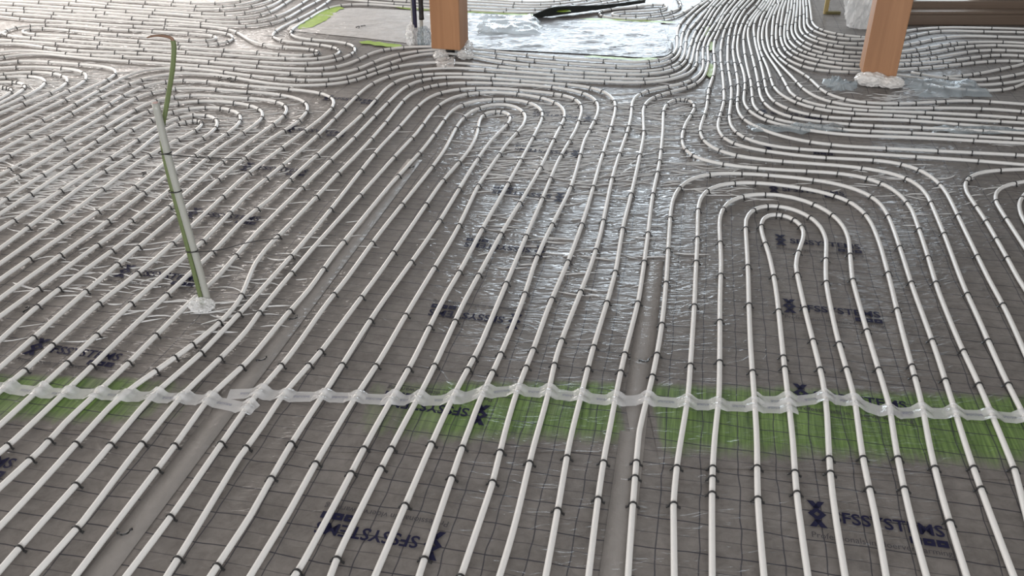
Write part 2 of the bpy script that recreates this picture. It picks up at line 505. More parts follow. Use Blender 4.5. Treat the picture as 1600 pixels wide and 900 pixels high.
# green edge of the sheets showing through the film at the cross joint
def green_band(x0, x1, near, far, label, strength, fl=0.1, fr=0.1):
    V, gv, wv = [], [], []
    nx = int((x1 - x0) / 0.02); ny = 14
    for i in range(nx + 1):
        x = x0 + (x1 - x0) * i / nx
        for j in range(ny + 1):
            t = j / ny
            y = tape_line_y(x) + far - (near + far) * t
            z = 0.0009 + 0.0014 * min(1, t / 0.2, (1 - t) / 0.3) + ground_z(x, y) + 0.0004 * noise.noise(Vector((x * 45, y * 6, 1)))
            e = min(1, t / 0.16) * min(1, (1 - t) / 0.30) * min(1, (x - x0) / fl) * min(1, (x1 - x) / fr)
            V.append((x, y, z)); gv.append(e * strength); wv.append(wrinkle(x, y) * 0.5 + 0.05)
    Fc = [(i * (ny + 1) + j, (i + 1) * (ny + 1) + j, (i + 1) * (ny + 1) + j + 1, i * (ny + 1) + j + 1) for i in range(nx) for j in range(ny)]
    o = mesh_obj('green_edge_strip', V, Fc, M_GREEN, None, True)
    for nm, vals in (('green', gv), ('wrinkle', wv)): attr(o.data, nm, vals)
    tag(o, label, 'strip', 'green edge strips at the cross joint')
green_band(-2.1, -0.88, 0.22, 0.05, 'dull green edge strip under film in front of the tape, left part', 0.92, 0.1, 0.30)
green_band(-0.60, 0.335, 0.27, 0.08, 'green edge strip with upside-down lettering in front of the tape, middle part', 0.95, 0.45, 0.03)
green_band(0.40, 2.3, 0.33, 0.07, 'bright ribbed green edge strip in front of the tape, right part', 1.0, 0.03, 0.1)

# ------------------------------------------------------------------ lettering printed on the sheets
def text_mesh(body, size, width=None, bold=0.0):
    cu = bpy.data.curves.new('lettering', 'FONT')
    cu.body = body; cu.size = size; cu.offset = bold; cu.resolution_u = 3
    o = bpy.data.objects.new('lettering', cu); col.objects.link(o)
    bpy.context.view_layer.update()
    me = bpy.data.meshes.new_from_object(o.evaluated_get(bpy.context.evaluated_depsgraph_get()))
    bpy.data.objects.remove(o); bpy.data.curves.remove(cu)
    if width:
        xs = [v.co.x for v in me.vertices]; s = width / (max(xs) - min(xs)); x0 = min(xs)
        for v in me.vertices: v.co.x = (v.co.x - x0) * s
    return me

logo_bm = bmesh.new()
def add_mesh(bm, me, off, mi):
    n0 = len(bm.verts); f0 = len(bm.faces)
    bm.from_mesh(me); bm.verts.ensure_lookup_table(); bm.faces.ensure_lookup_table()
    for v in bm.verts[n0:]: v.co += Vector(off)
    for f in bm.faces[f0:]: f.material_index = mi
def poly(bm, pts, mi=0):
    f = bm.faces.new([bm.verts.new((x, y, 0)) for x, y in pts]); f.material_index = mi
add_mesh(logo_bm, text_mesh('SFSSYSTEMS', 0.054, 0.265, 0.0009), (0.060, 0.0, 0), 0)
add_mesh(logo_bm, text_mesh('Professionals in vloerverwarming', 0.027, 0.325), (0.005, -0.062, 0), 1)
# emblem: diamond ring between two crossed ribbon ends
cx, cy, a, b, ia, ib = 0.024, 0.020, 0.023, 0.024, 0.008, 0.008
O = [(cx, cy + b), (cx + a, cy), (cx, cy - b), (cx - a, cy)]; I = [(cx, cy + ib), (cx + ia, cy), (cx, cy - ib), (cx - ia, cy)]
for k in range(4): poly(logo_bm, [O[k], I[k], I[(k + 1) % 4], O[(k + 1) % 4]][::-1])
for s in (1, -1):
    poly(logo_bm, [(cx - 0.006, cy + s * 0.020), (cx - 0.022, cy + s * 0.046), (cx - 0.006, cy + s * 0.046), (cx + 0.009, cy + s * 0.021)][::s])
    poly(logo_bm, [(cx + 0.006, cy + s * 0.020), (cx + 0.022, cy + s * 0.046), (cx + 0.006, cy + s * 0.046), (cx - 0.009, cy + s * 0.021)][::-s])
for k in range(3):                   # row of small dark boxes under the name, each with a pale core
    x = 0.238 + k * 0.031; y = -0.036
    o4 = [(x, y), (x + 0.027, y), (x + 0.027, y + 0.023), (x, y + 0.023)]; i4 = [(x + 0.009, y + 0.009), (x + 0.018, y + 0.009), (x + 0.018, y + 0.014), (x + 0.009, y + 0.014)]
    for q in range(4): poly(logo_bm, [o4[q], o4[(q + 1) % 4], i4[(q + 1) % 4], i4[q]])
logo_me = bpy.data.meshes.new('printed_lettering')
logo_bm.to_mesh(logo_me); logo_bm.free()
logo_me.materials.append(M_PRINT); logo_me.materials.append(M_TAG)
def print_logo(parent, u, v, flip):
    o = bpy.data.objects.new('printed_lettering', logo_me); col.objects.link(o)
    x, y = uv2xy(u, v)
    o.location = (x, y, 0.0036)
    o.rotation_euler = (0, 0, -PHI + (math.pi if flip else 0))
    o.parent = parent
TV = 2.08
for k in range(-1, 7):
    v = 1.743 + 0.507 * k - 0.02           # upright, right-hand sheet
    print_logo(sheets_near[5] if v < TV else sheets_far[5], 0.412, v, False)
    v = 1.453 + 0.509 * k + 0.02           # upside down, middle sheet
    print_logo(sheets_near[4] if v < TV else sheets_far[4], -0.462, v, True)
    v = 1.512 + 0.507 * k - 0.02           # upright, left sheet
    print_logo(sheets_near[3] if v < TV - 0.1 else sheets_far[3], -2.000, v, False)

# ------------------------------------------------------------------ heating pipes and their clips
PIPES = [
 ('white heating pipe with the tightest hairpin in the middle, beside the silvery crinkled film',
  '-0.874,0.976 -0.834,1.213 -0.791,1.469 -0.746,1.786 -0.735,1.845 -0.709,1.962 -0.687,2.080 -0.666,2.157 -0.618,2.309 -0.588,2.425 -0.504,2.775 -0.473,2.912 -0.403,3.245 -0.329,3.597 -0.300,3.713 -0.234,3.944 -0.206,4.061 -0.192,4.139 -0.182,4.218 -0.177,4.298 -0.172,4.435 -0.168,4.472 -0.162,4.506 -0.152,4.537 -0.145,4.551 -0.129,4.573 -0.109,4.588 -0.088,4.595 -0.066,4.594 -0.046,4.584 -0.029,4.566 -0.022,4.555 -0.017,4.542 -0.011,4.513 -0.010,4.480 -0.014,4.445 -0.022,4.409 -0.033,4.372 -0.079,4.242 -0.104,4.166 -0.130,4.069 -0.153,3.972 -0.195,3.777 -0.234,3.581 -0.277,3.365 -0.306,3.228 -0.356,3.013 -0.448,2.645 -0.488,2.469 -0.552,2.155 -0.603,1.921 -0.628,1.783 -0.649,1.645 -0.664,1.566 -0.732,1.274 -0.800,0.982',
  '50.0 90.0 129.9 137.9 171.9 206.0 250.0 276.0 298.0 343.8 364.0 373.1 376.4 385.7 398.1 445.8 481.8 513.8 549.8 591.8 617.8 655.8 669.9 699.9'),
 ('white heating pipe bending around the tightest middle hairpin, second loop out',
  '-0.992,0.981 -0.927,1.273 -0.857,1.585 -0.815,1.821 -0.768,2.076 -0.707,2.307 -0.649,2.601 -0.600,2.815 -0.536,3.128 -0.469,3.420 -0.395,3.731 -0.352,3.926 -0.323,4.083 -0.289,4.340 -0.279,4.399 -0.267,4.457 -0.250,4.514 -0.237,4.550 -0.212,4.601 -0.192,4.632 -0.169,4.659 -0.157,4.671 -0.131,4.690 -0.103,4.703 -0.074,4.709 -0.045,4.706 -0.032,4.702 -0.006,4.688 0.017,4.668 0.027,4.655 0.044,4.626 0.057,4.594 0.068,4.541 0.070,4.484 0.064,4.427 0.057,4.388 0.042,4.331 -0.018,4.141 -0.046,4.045 -0.132,3.697 -0.160,3.560 -0.212,3.244 -0.246,3.068 -0.298,2.834 -0.354,2.580 -0.416,2.287 -0.469,2.074 -0.512,1.879 -0.528,1.801 -0.553,1.663 -0.573,1.565 -0.640,1.273 -0.709,0.982',
  '63.9 91.9 129.8 173.7 213.6 249.6 291.5 343.4 359.3 376.3 409.6 440.5 470.3 508.3 548.2 584.2 618.1 648.1 694.0'),
 ('white heating pipe in the third loop out from the tightest middle hairpin',
  '-1.088,0.986 -1.050,1.203 -1.011,1.420 -0.972,1.636 -0.934,1.853 -0.901,2.071 -0.886,2.128 -0.844,2.240 -0.826,2.297 -0.812,2.355 -0.773,2.531 -0.734,2.686 -0.718,2.764 -0.682,2.981 -0.637,3.197 -0.591,3.412 -0.538,3.646 -0.449,3.996 -0.426,4.093 -0.399,4.230 -0.353,4.486 -0.336,4.563 -0.318,4.618 -0.294,4.669 -0.274,4.699 -0.263,4.713 -0.238,4.738 -0.209,4.759 -0.194,4.768 -0.161,4.782 -0.128,4.792 -0.075,4.798 -0.041,4.797 -0.007,4.792 0.025,4.782 0.041,4.775 0.070,4.758 0.083,4.748 0.107,4.724 0.117,4.710 0.127,4.696 0.142,4.664 0.149,4.648 0.157,4.613 0.162,4.576 0.162,4.538 0.155,4.461 0.130,4.324 0.055,3.972 -0.026,3.600 -0.112,3.229 -0.182,2.897 -0.237,2.663 -0.276,2.467 -0.318,2.250 -0.399,1.899 -0.439,1.703 -0.481,1.508 -0.495,1.449 -0.512,1.392 -0.572,1.201 -0.638,0.991',
  '80.1 90.1 128.0 161.9 191.9 213.9 280.0 308.0 334.0 354.0 380.9 400.4 407.4 422.6 440.3 448.0 477.8 507.9 535.9 581.9 617.9 655.9 680.0 718.0 728.0 762.0'),
 ('white heating pipe in the fourth loop out from the tightest middle hairpin',
  '-1.218,0.984 -1.149,1.255 -1.076,1.545 -1.061,1.624 -1.030,1.841 -0.991,2.057 -0.972,2.135 -0.913,2.326 -0.887,2.422 -0.876,2.480 -0.856,2.617 -0.790,2.949 -0.738,3.183 -0.680,3.436 -0.622,3.689 -0.564,3.943 -0.494,4.234 -0.475,4.331 -0.437,4.548 -0.415,4.644 -0.391,4.719 -0.367,4.771 -0.337,4.818 -0.313,4.845 -0.299,4.857 -0.271,4.878 -0.255,4.887 -0.223,4.902 -0.170,4.915 -0.115,4.918 -0.078,4.916 -0.023,4.906 0.013,4.896 0.066,4.876 0.117,4.851 0.149,4.831 0.179,4.809 0.206,4.784 0.229,4.756 0.248,4.726 0.256,4.709 0.268,4.675 0.277,4.639 0.281,4.602 0.282,4.563 0.280,4.525 0.272,4.466 0.261,4.408 0.208,4.174 0.137,3.842 0.085,3.629 0.023,3.397 -0.039,3.165 -0.095,2.932 -0.151,2.699 -0.173,2.602 -0.215,2.386 -0.259,2.171 -0.328,1.879 -0.396,1.567 -0.408,1.508 -0.417,1.449 -0.444,1.211 -0.471,0.972',
  '59.9 91.9 133.8 161.6 189.4 259.3 303.3 329.2 349.2 379.0 405.0 412.2 434.5 449.5 460.5 486.8 498.7 518.7 554.7 594.6 624.6 658.5 690.5 716.5 756.4 764.4 796.4'),
 ('white heating pipe in the fifth loop out from the tightest middle hairpin',
  '-1.268,0.990 -1.229,1.227 -1.186,1.483 -1.130,1.757 -1.083,2.033 -1.075,2.072 -1.059,2.130 -0.999,2.299 -0.977,2.376 -0.916,2.628 -0.844,2.960 -0.812,3.117 -0.776,3.314 -0.736,3.550 -0.694,3.807 -0.656,4.023 -0.632,4.141 -0.579,4.375 -0.531,4.610 -0.508,4.706 -0.485,4.781 -0.462,4.833 -0.433,4.880 -0.410,4.908 -0.397,4.920 -0.383,4.932 -0.353,4.952 -0.303,4.974 -0.248,4.988 -0.211,4.993 -0.172,4.994 -0.134,4.993 -0.076,4.986 -0.018,4.975 0.058,4.955 0.152,4.928 0.207,4.909 0.257,4.887 0.288,4.868 0.314,4.846 0.337,4.821 0.346,4.806 0.361,4.776 0.371,4.742 0.377,4.706 0.379,4.669 0.378,4.630 0.373,4.572 0.364,4.513 0.335,4.356 0.307,4.239 0.235,3.969 0.203,3.833 0.123,3.441 0.069,3.187 0.016,2.932 -0.037,2.678 -0.090,2.423 -0.112,2.326 -0.169,2.114 -0.210,1.939 -0.259,1.704 -0.307,1.469 -0.356,1.234 -0.408,0.979',
  '52.0 74.0 90.0 135.9 159.9 201.8 243.8 285.8 305.8 343.7 375.7 402.3 415.0 424.4 449.8 471.0 476.4 486.7 497.4 522.9 550.9 570.9 598.9 620.9 656.9 694.9 742.8 748.8 784.8 808.8'),
 ('white heating pipe bulging around the foot of the green and white riser',
  '-1.359,1.135 -1.300,1.409 -1.241,1.683 -1.189,1.978 -1.173,2.056 -1.161,2.094 -1.139,2.150 -1.051,2.330 -1.019,2.403 -0.991,2.478 -0.970,2.554 -0.960,2.613 -0.957,2.652 -0.958,2.712 -0.966,2.871 -0.964,2.930 -0.955,3.009 -0.940,3.088 -0.887,3.322 -0.846,3.518 -0.802,3.733 -0.724,4.085 -0.670,4.380 -0.613,4.736 -0.596,4.813 -0.580,4.869 -0.566,4.905 -0.549,4.939 -0.530,4.970 -0.506,4.999 -0.466,5.035 -0.435,5.055 -0.402,5.071 -0.367,5.082 -0.330,5.091 -0.292,5.095 -0.253,5.097 -0.214,5.097 -0.155,5.093 -0.037,5.079 0.081,5.057 0.139,5.043 0.195,5.025 0.251,5.004 0.286,4.988 0.336,4.960 0.366,4.938 0.393,4.914 0.417,4.886 0.437,4.856 0.452,4.824 0.463,4.789 0.469,4.752 0.472,4.714 0.471,4.656 0.461,4.578 0.446,4.500 0.377,4.229 0.351,4.112 0.291,3.756 0.260,3.599 0.232,3.483 0.144,3.154 0.106,2.998 0.081,2.881 0.034,2.625 -0.031,2.332 -0.089,2.099 -0.122,1.942 -0.141,1.844 -0.207,1.470 -0.243,1.232 -0.281,0.975',
  '76.1 112.0 120.0 128.0 142.0 159.8 205.6 243.6 269.7 313.7 337.7 371.7 396.6 402.1 407.6 413.1 424.5 440.2 476.0 496.8 513.2 544.6 558.6 592.6 630.6 668.6 696.7 724.7 762.7 772.7 808.7 820.7 848.8'),
 ('white heating pipe passing just behind the riser foot, outermost of the middle loops',
  '-1.450,1.275 -1.376,1.545 -1.303,1.815 -1.290,1.873 -1.278,1.952 -1.267,2.010 -1.209,2.243 -1.142,2.556 -1.088,2.769 -1.073,2.847 -1.034,3.104 -0.996,3.301 -0.954,3.496 -0.906,3.711 -0.861,3.906 -0.811,4.120 -0.764,4.355 -0.719,4.591 -0.670,4.826 -0.647,4.923 -0.624,4.998 -0.610,5.033 -0.594,5.067 -0.575,5.098 -0.552,5.126 -0.526,5.149 -0.512,5.159 -0.482,5.177 -0.449,5.189 -0.413,5.198 -0.376,5.203 -0.338,5.204 -0.300,5.203 -0.261,5.199 -0.202,5.191 -0.105,5.170 0.089,5.121 0.301,5.068 0.375,5.044 0.410,5.029 0.442,5.010 0.485,4.977 0.509,4.950 0.529,4.921 0.544,4.888 0.556,4.853 0.564,4.816 0.569,4.778 0.570,4.720 0.567,4.681 0.561,4.622 0.538,4.484 0.484,4.210 0.418,3.896 0.357,3.582 0.314,3.367 0.276,3.191 0.235,3.015 0.201,2.879 0.130,2.609 0.072,2.355 0.020,2.141 -0.014,1.965 -0.048,1.747 -0.063,1.669 -0.136,1.337 -0.213,0.985',
  '56.0 63.9 101.9 117.9 143.8 173.8 237.8 269.8 299.8 331.8 353.8 385.4 398.1 405.1 414.1 441.5 459.4 487.3 502.4 511.4 530.0 539.8 571.7 607.7 647.7 685.7 717.7 745.7 777.7 787.7 827.7 839.7 871.7'),
 ('white heating pipe directly outside the middle loops, continuing to the crowded strip at top',
  '-1.557,1.424 -1.487,1.611 -1.410,1.818 -1.391,1.875 -1.376,1.933 -1.327,2.168 -1.274,2.443 -1.218,2.697 -1.162,2.952 -1.147,3.030 -1.119,3.208 -1.108,3.266 -1.094,3.322 -1.056,3.450 -1.041,3.507 -0.979,3.799 -0.905,4.111 -0.826,4.442 -0.787,4.638 -0.746,4.895 -0.727,4.992 -0.705,5.067 -0.691,5.102 -0.675,5.135 -0.655,5.166 -0.632,5.192 -0.606,5.215 -0.577,5.234 -0.545,5.249 -0.510,5.259 -0.474,5.267 -0.417,5.272 -0.358,5.273 -0.299,5.270 -0.180,5.255 -0.082,5.238 0.153,5.188 0.291,5.161 0.567,5.116 0.626,5.107 0.684,5.102 0.742,5.101 0.781,5.104 0.818,5.111 0.855,5.120 0.891,5.133 0.925,5.150 0.958,5.170 1.003,5.205 1.043,5.246 1.078,5.292 1.106,5.342 1.122,5.377 1.136,5.414 1.148,5.451 1.163,5.509 1.205,5.724 1.232,5.841 1.264,5.956 1.306,6.090 1.401,6.375 1.495,6.660 1.568,6.868 1.647,7.074 1.786,7.406',
  '48.0 86.1 130.1 162.1 201.6 232.9 263.0 285.0 321.0 345.0 376.6 394.6 399.9 407.2 424.7 444.6 480.7 510.7 534.2 582.0 591.9 617.8 641.8 685.8 709.9 751.9'),
 ('white heating pipe from the left edge at the tape, rising close before the left post',
  '-1.547,1.520 -1.479,1.853 -1.411,2.186 -1.359,2.460 -1.297,2.754 -1.245,2.967 -1.223,3.064 -1.203,3.183 -1.165,3.460 -1.147,3.558 -1.085,3.809 -1.019,4.080 -0.981,4.256 -0.948,4.433 -0.896,4.748 -0.863,4.925 -0.844,5.002 -0.827,5.058 -0.806,5.112 -0.788,5.147 -0.757,5.196 -0.721,5.240 -0.679,5.279 -0.633,5.313 -0.582,5.341 -0.529,5.363 -0.473,5.378 -0.435,5.385 -0.397,5.388 -0.358,5.389 -0.300,5.385 -0.203,5.369 -0.126,5.352 -0.030,5.328 0.218,5.253 0.314,5.229 0.452,5.205 0.688,5.173 0.746,5.169 0.784,5.169 0.822,5.172 0.858,5.179 0.893,5.189 0.926,5.204 0.957,5.223 0.985,5.246 1.022,5.287 1.054,5.334 1.080,5.386 1.110,5.459 1.129,5.515 1.150,5.592 1.214,5.864 1.249,5.999 1.294,6.153 1.349,6.324 1.427,6.551 1.503,6.778 1.550,6.910 1.610,7.057 1.763,7.405',
  '75.9 91.9 111.9 159.8 185.8 221.7 237.6 277.6 301.5 317.5 339.5 363.2 378.7 401.7 442.5 486.2 504.1 520.0 539.6 556.2 586.5 636.3 676.3 700.3 742.2'),
 ('white heating pipe with the outermost hairpin right of the copper-tipped riser',
  '-1.638,1.679 -1.578,1.932 -1.515,2.205 -1.500,2.284 -1.463,2.501 -1.440,2.619 -1.420,2.696 -1.372,2.870 -1.346,2.987 -1.306,3.203 -1.273,3.401 -1.237,3.618 -1.214,3.736 -1.185,3.852 -1.116,4.102 -1.041,4.372 -1.021,4.449 -1.004,4.527 -0.990,4.605 -0.986,4.644 -0.985,4.682 -0.989,4.738 -0.998,4.773 -1.003,4.790 -1.018,4.822 -1.028,4.837 -1.050,4.864 -1.076,4.889 -1.106,4.909 -1.139,4.927 -1.174,4.941 -1.210,4.954 -1.286,4.974 -1.555,5.040 -1.631,5.061 -1.801,5.115 -1.876,5.133 -1.932,5.140 -1.985,5.138 -2.019,5.130 -2.035,5.124 -2.066,5.108 -2.080,5.099 -2.106,5.076 -2.118,5.063 -2.139,5.033 -2.165,4.984 -2.185,4.930 -2.195,4.893 -2.208,4.835 -2.241,4.618 -2.261,4.499 -2.276,4.421 -2.294,4.343 -2.317,4.267 -2.374,4.099 -2.425,3.929 -2.473,3.798',
  '56.0 70.1 96.1 118.1 142.1 186.1 212.1 244.1 268.0 303.8 322.2 332.9 353.9 379.6 407.3 422.5 432.9 447.1 464.4 478.3 530.2 555.8'),
 ('white heating pipe, second hairpin from outside in the nest behind the riser',
  '-1.668,1.795 -1.636,1.992 -1.600,2.209 -1.565,2.426 -1.530,2.643 -1.465,2.977 -1.400,3.310 -1.334,3.664 -1.256,4.015 -1.237,4.092 -1.209,4.187 -1.144,4.376 -1.129,4.433 -1.121,4.472 -1.113,4.530 -1.111,4.588 -1.116,4.644 -1.130,4.698 -1.144,4.731 -1.163,4.761 -1.186,4.789 -1.228,4.825 -1.259,4.845 -1.310,4.871 -1.346,4.885 -1.401,4.903 -1.458,4.917 -1.745,4.981 -1.802,4.991 -1.840,4.995 -1.896,4.996 -1.949,4.987 -1.982,4.976 -1.997,4.968 -2.026,4.949 -2.039,4.938 -2.063,4.912 -2.093,4.866 -2.116,4.814 -2.133,4.759 -2.154,4.662 -2.187,4.465 -2.210,4.347 -2.291,3.957 -2.330,3.802 -2.382,3.630',
  '61.9 91.9 111.9 125.9 153.9 191.8 217.8 255.7 271.5 285.2 300.0 322.2 343.5 363.1 387.7 392.9 401.6 412.7 442.4 478.3 516.3'),
 ('white heating pipe, third hairpin from outside in the nest behind the riser',
  '-1.720,1.943 -1.689,2.221 -1.659,2.499 -1.642,2.618 -1.617,2.735 -1.536,3.045 -1.485,3.259 -1.445,3.454 -1.391,3.770 -1.365,3.907 -1.334,4.044 -1.260,4.334 -1.233,4.450 -1.224,4.508 -1.220,4.565 -1.225,4.620 -1.234,4.654 -1.248,4.685 -1.268,4.714 -1.292,4.739 -1.320,4.759 -1.352,4.776 -1.386,4.790 -1.422,4.801 -1.478,4.813 -1.710,4.857 -1.767,4.864 -1.805,4.864 -1.859,4.857 -1.893,4.847 -1.924,4.832 -1.938,4.822 -1.965,4.800 -1.987,4.773 -2.015,4.726 -2.035,4.674 -2.051,4.618 -2.068,4.540 -2.118,4.286 -2.137,4.208 -2.198,3.977 -2.259,3.683 -2.303,3.488',
  '66.0 78.0 107.9 147.9 197.9 249.9 263.6 279.9 288.5 307.1 342.0 350.9 361.4 378.3 406.1 436.1 470.0'),
 ('white heating pipe, fourth hairpin from outside in the nest behind the riser',
  '-1.851,2.099 -1.779,2.390 -1.703,2.702 -1.634,2.995 -1.582,3.209 -1.556,3.326 -1.513,3.563 -1.450,3.958 -1.436,4.037 -1.413,4.134 -1.356,4.325 -1.338,4.402 -1.331,4.459 -1.331,4.497 -1.335,4.533 -1.343,4.567 -1.357,4.600 -1.375,4.629 -1.398,4.655 -1.440,4.689 -1.488,4.716 -1.541,4.738 -1.597,4.754 -1.653,4.765 -1.710,4.769 -1.747,4.766 -1.783,4.760 -1.818,4.748 -1.850,4.732 -1.880,4.712 -1.907,4.687 -1.942,4.643 -1.970,4.594 -1.993,4.540 -2.011,4.484 -2.029,4.407 -2.071,4.150 -2.118,3.894 -2.167,3.618 -2.187,3.479 -2.206,3.320',
  '64.1 98.2 120.2 188.4 222.3 245.7 259.9 268.7 280.0 300.9 311.8 330.4 360.1 376.1 418.2 444.2'),
 ('white heating pipe, third hairpin from inside in the nest behind the riser',
  '-1.877,2.207 -1.843,2.404 -1.806,2.620 -1.783,2.738 -1.706,3.068 -1.675,3.205 -1.652,3.322 -1.594,3.636 -1.516,4.007 -1.493,4.104 -1.452,4.257 -1.439,4.315 -1.431,4.372 -1.431,4.429 -1.439,4.484 -1.450,4.519 -1.466,4.551 -1.487,4.579 -1.512,4.604 -1.541,4.625 -1.572,4.641 -1.606,4.653 -1.642,4.659 -1.677,4.660 -1.713,4.656 -1.747,4.647 -1.779,4.633 -1.794,4.624 -1.822,4.602 -1.847,4.576 -1.868,4.546 -1.886,4.514 -1.901,4.479 -1.914,4.442 -1.936,4.366 -1.994,4.134 -2.024,3.998 -2.057,3.822 -2.114,3.467 -2.154,3.251 -2.194,3.035',
  '77.9 107.8 135.7 179.7 209.5 228.8 237.9 248.5 255.6 264.6 273.5 282.3 297.2 313.0 360.9 392.8'),
 ('white heating pipe, second hairpin from inside in the nest behind the riser',
  '-1.931,2.491 -1.859,2.824 -1.781,3.176 -1.744,3.332 -1.691,3.546 -1.674,3.624 -1.650,3.762 -1.630,3.940 -1.618,4.017 -1.603,4.073 -1.552,4.216 -1.538,4.270 -1.532,4.326 -1.533,4.363 -1.539,4.399 -1.544,4.417 -1.556,4.450 -1.574,4.479 -1.584,4.492 -1.607,4.514 -1.620,4.523 -1.648,4.535 -1.663,4.538 -1.692,4.539 -1.707,4.536 -1.735,4.525 -1.748,4.516 -1.772,4.495 -1.783,4.482 -1.802,4.453 -1.825,4.403 -1.836,4.366 -1.849,4.309 -1.919,3.916 -1.973,3.641 -2.029,3.366 -2.065,3.210 -2.145,2.900',
  '46.1 88.1 114.1 175.0 189.9 202.5 212.2 219.6 227.4 261.8 285.8 323.8 353.9'),
 ('white heating pipe with the innermost hairpin of the nest behind the riser',
  '-1.983,2.610 -1.923,2.925 -1.860,3.260 -1.825,3.477 -1.784,3.775 -1.767,3.874 -1.749,3.951 -1.727,4.028 -1.694,4.121 -1.645,4.250 -1.628,4.303 -1.620,4.338 -1.617,4.370 -1.620,4.399 -1.623,4.412 -1.635,4.433 -1.652,4.446 -1.672,4.451 -1.683,4.450 -1.705,4.442 -1.726,4.425 -1.736,4.414 -1.753,4.387 -1.768,4.355 -1.784,4.302 -1.798,4.225 -1.813,4.066 -1.824,3.988 -1.842,3.912 -1.887,3.760 -1.901,3.702 -1.911,3.643 -1.927,3.524 -1.968,3.165 -1.999,2.947 -2.030,2.729',
  '66.1 98.2 138.2 160.0 173.5 183.2 185.7 189.1 192.2 195.9 200.4 244.7 264.4 322.5'),
 ('white heating pipe just outside the nest behind the riser, running over to the left post',
  '-2.501,3.916 -2.490,4.015 -2.477,4.093 -2.464,4.151 -2.427,4.285 -2.408,4.363 -2.369,4.559 -2.327,4.774 -2.300,4.891 -2.273,4.987 -2.254,5.044 -2.240,5.080 -2.215,5.132 -2.196,5.164 -2.173,5.193 -2.148,5.218 -2.120,5.240 -2.089,5.256 -2.072,5.263 -2.038,5.273 -1.984,5.279 -1.928,5.276 -1.890,5.270 -1.852,5.262 -1.776,5.239 -1.702,5.210 -1.648,5.186 -1.487,5.109 -1.413,5.080 -1.357,5.063 -1.319,5.055 -1.281,5.050 -1.223,5.048 -1.184,5.050 -1.145,5.054 -1.089,5.066 -1.036,5.084 -0.987,5.109 -0.958,5.131 -0.918,5.169 -0.882,5.212 -0.826,5.291 -0.791,5.337 -0.752,5.380 -0.724,5.407 -0.679,5.442 -0.630,5.470 -0.578,5.490 -0.523,5.502 -0.486,5.506 -0.428,5.505 -0.370,5.499 -0.312,5.488 -0.217,5.463 0.029,5.383 0.164,5.347 0.262,5.325 0.399,5.298 0.537,5.274 0.635,5.259 0.694,5.254 0.733,5.253 0.790,5.257 0.827,5.264 0.863,5.274 0.897,5.288 0.930,5.306 0.960,5.327 1.001,5.366 1.035,5.411 1.064,5.460 1.095,5.532 1.114,5.588 1.136,5.664 1.202,5.936 1.243,6.091 1.276,6.207 1.306,6.302 1.414,6.603 1.505,6.868 1.546,6.981 1.629,7.185 1.724,7.405',
  '31.7 65.7 91.7 117.5 127.1 189.2 247.9 260.9 266.4 273.8 283.5 295.1 300.9 366.6 378.5 400.5 420.5 446.3 459.7 478.3 487.8 501.4 533.3 553.3 575.3 607.3 651.3'),
 ('white heating pipe two places outside the riser nest, passing under the left post',
  '-2.586,4.051 -2.513,4.342 -2.444,4.593 -2.425,4.670 -2.406,4.768 -2.362,5.044 -2.343,5.141 -2.328,5.197 -2.317,5.233 -2.303,5.266 -2.276,5.311 -2.254,5.335 -2.241,5.346 -2.228,5.356 -2.198,5.371 -2.166,5.381 -2.113,5.388 -2.058,5.387 -1.981,5.375 -1.924,5.361 -1.867,5.344 -1.792,5.317 -1.644,5.258 -1.570,5.231 -1.475,5.201 -1.379,5.174 -1.302,5.157 -1.225,5.147 -1.168,5.147 -1.112,5.155 -1.058,5.171 -1.025,5.187 -0.979,5.218 -0.938,5.256 -0.890,5.316 -0.791,5.462 -0.732,5.542 -0.683,5.602 -0.642,5.642 -0.599,5.675 -0.568,5.692 -0.552,5.699 -0.519,5.709 -0.502,5.712 -0.467,5.714 -0.432,5.710 -0.396,5.703 -0.361,5.691 -0.326,5.676 -0.258,5.638 -0.142,5.564 -0.091,5.534 -0.038,5.508 0.016,5.485 0.072,5.465 0.148,5.443 0.264,5.413 0.400,5.380 0.537,5.350 0.634,5.332 0.692,5.324 0.750,5.321 0.807,5.325 0.861,5.336 0.911,5.358 0.957,5.388 0.996,5.426 1.030,5.471 1.057,5.522 1.080,5.575 1.098,5.632 1.119,5.708 1.140,5.806 1.183,6.022 1.204,6.119 1.229,6.216 1.252,6.292 1.287,6.385 1.376,6.608 1.521,6.981 1.604,7.185 1.677,7.350 1.702,7.414',
  '42.0 68.0 91.9 156.3 185.9 205.8 221.7 235.5 241.3 254.6 265.7 280.8 288.6 302.5 312.3 387.4 405.1 427.1 453.0 474.4 489.2 496.5 507.8 555.3 589.3 609.2 655.2'),
 ('white heating pipe with the outermost hairpin on the bright film at the left edge',
  '-2.649,4.185 -2.603,4.399 -2.576,4.516 -2.488,4.843 -2.430,5.074 -2.413,5.150 -2.405,5.204 -2.405,5.239 -2.409,5.272 -2.412,5.288 -2.424,5.318 -2.442,5.345 -2.453,5.357 -2.478,5.379 -2.523,5.407 -2.574,5.429 -2.667,5.457 -2.879,5.508 -2.955,5.525 -3.011,5.534 -3.048,5.537 -3.084,5.536 -3.120,5.531 -3.154,5.522 -3.188,5.510 -3.222,5.494 -3.271,5.465 -3.320,5.433',
  '61.8 99.4 110.1 149.3 171.1 191.5'),
 ('white heating pipe, second hairpin from outside on the bright film at the left edge',
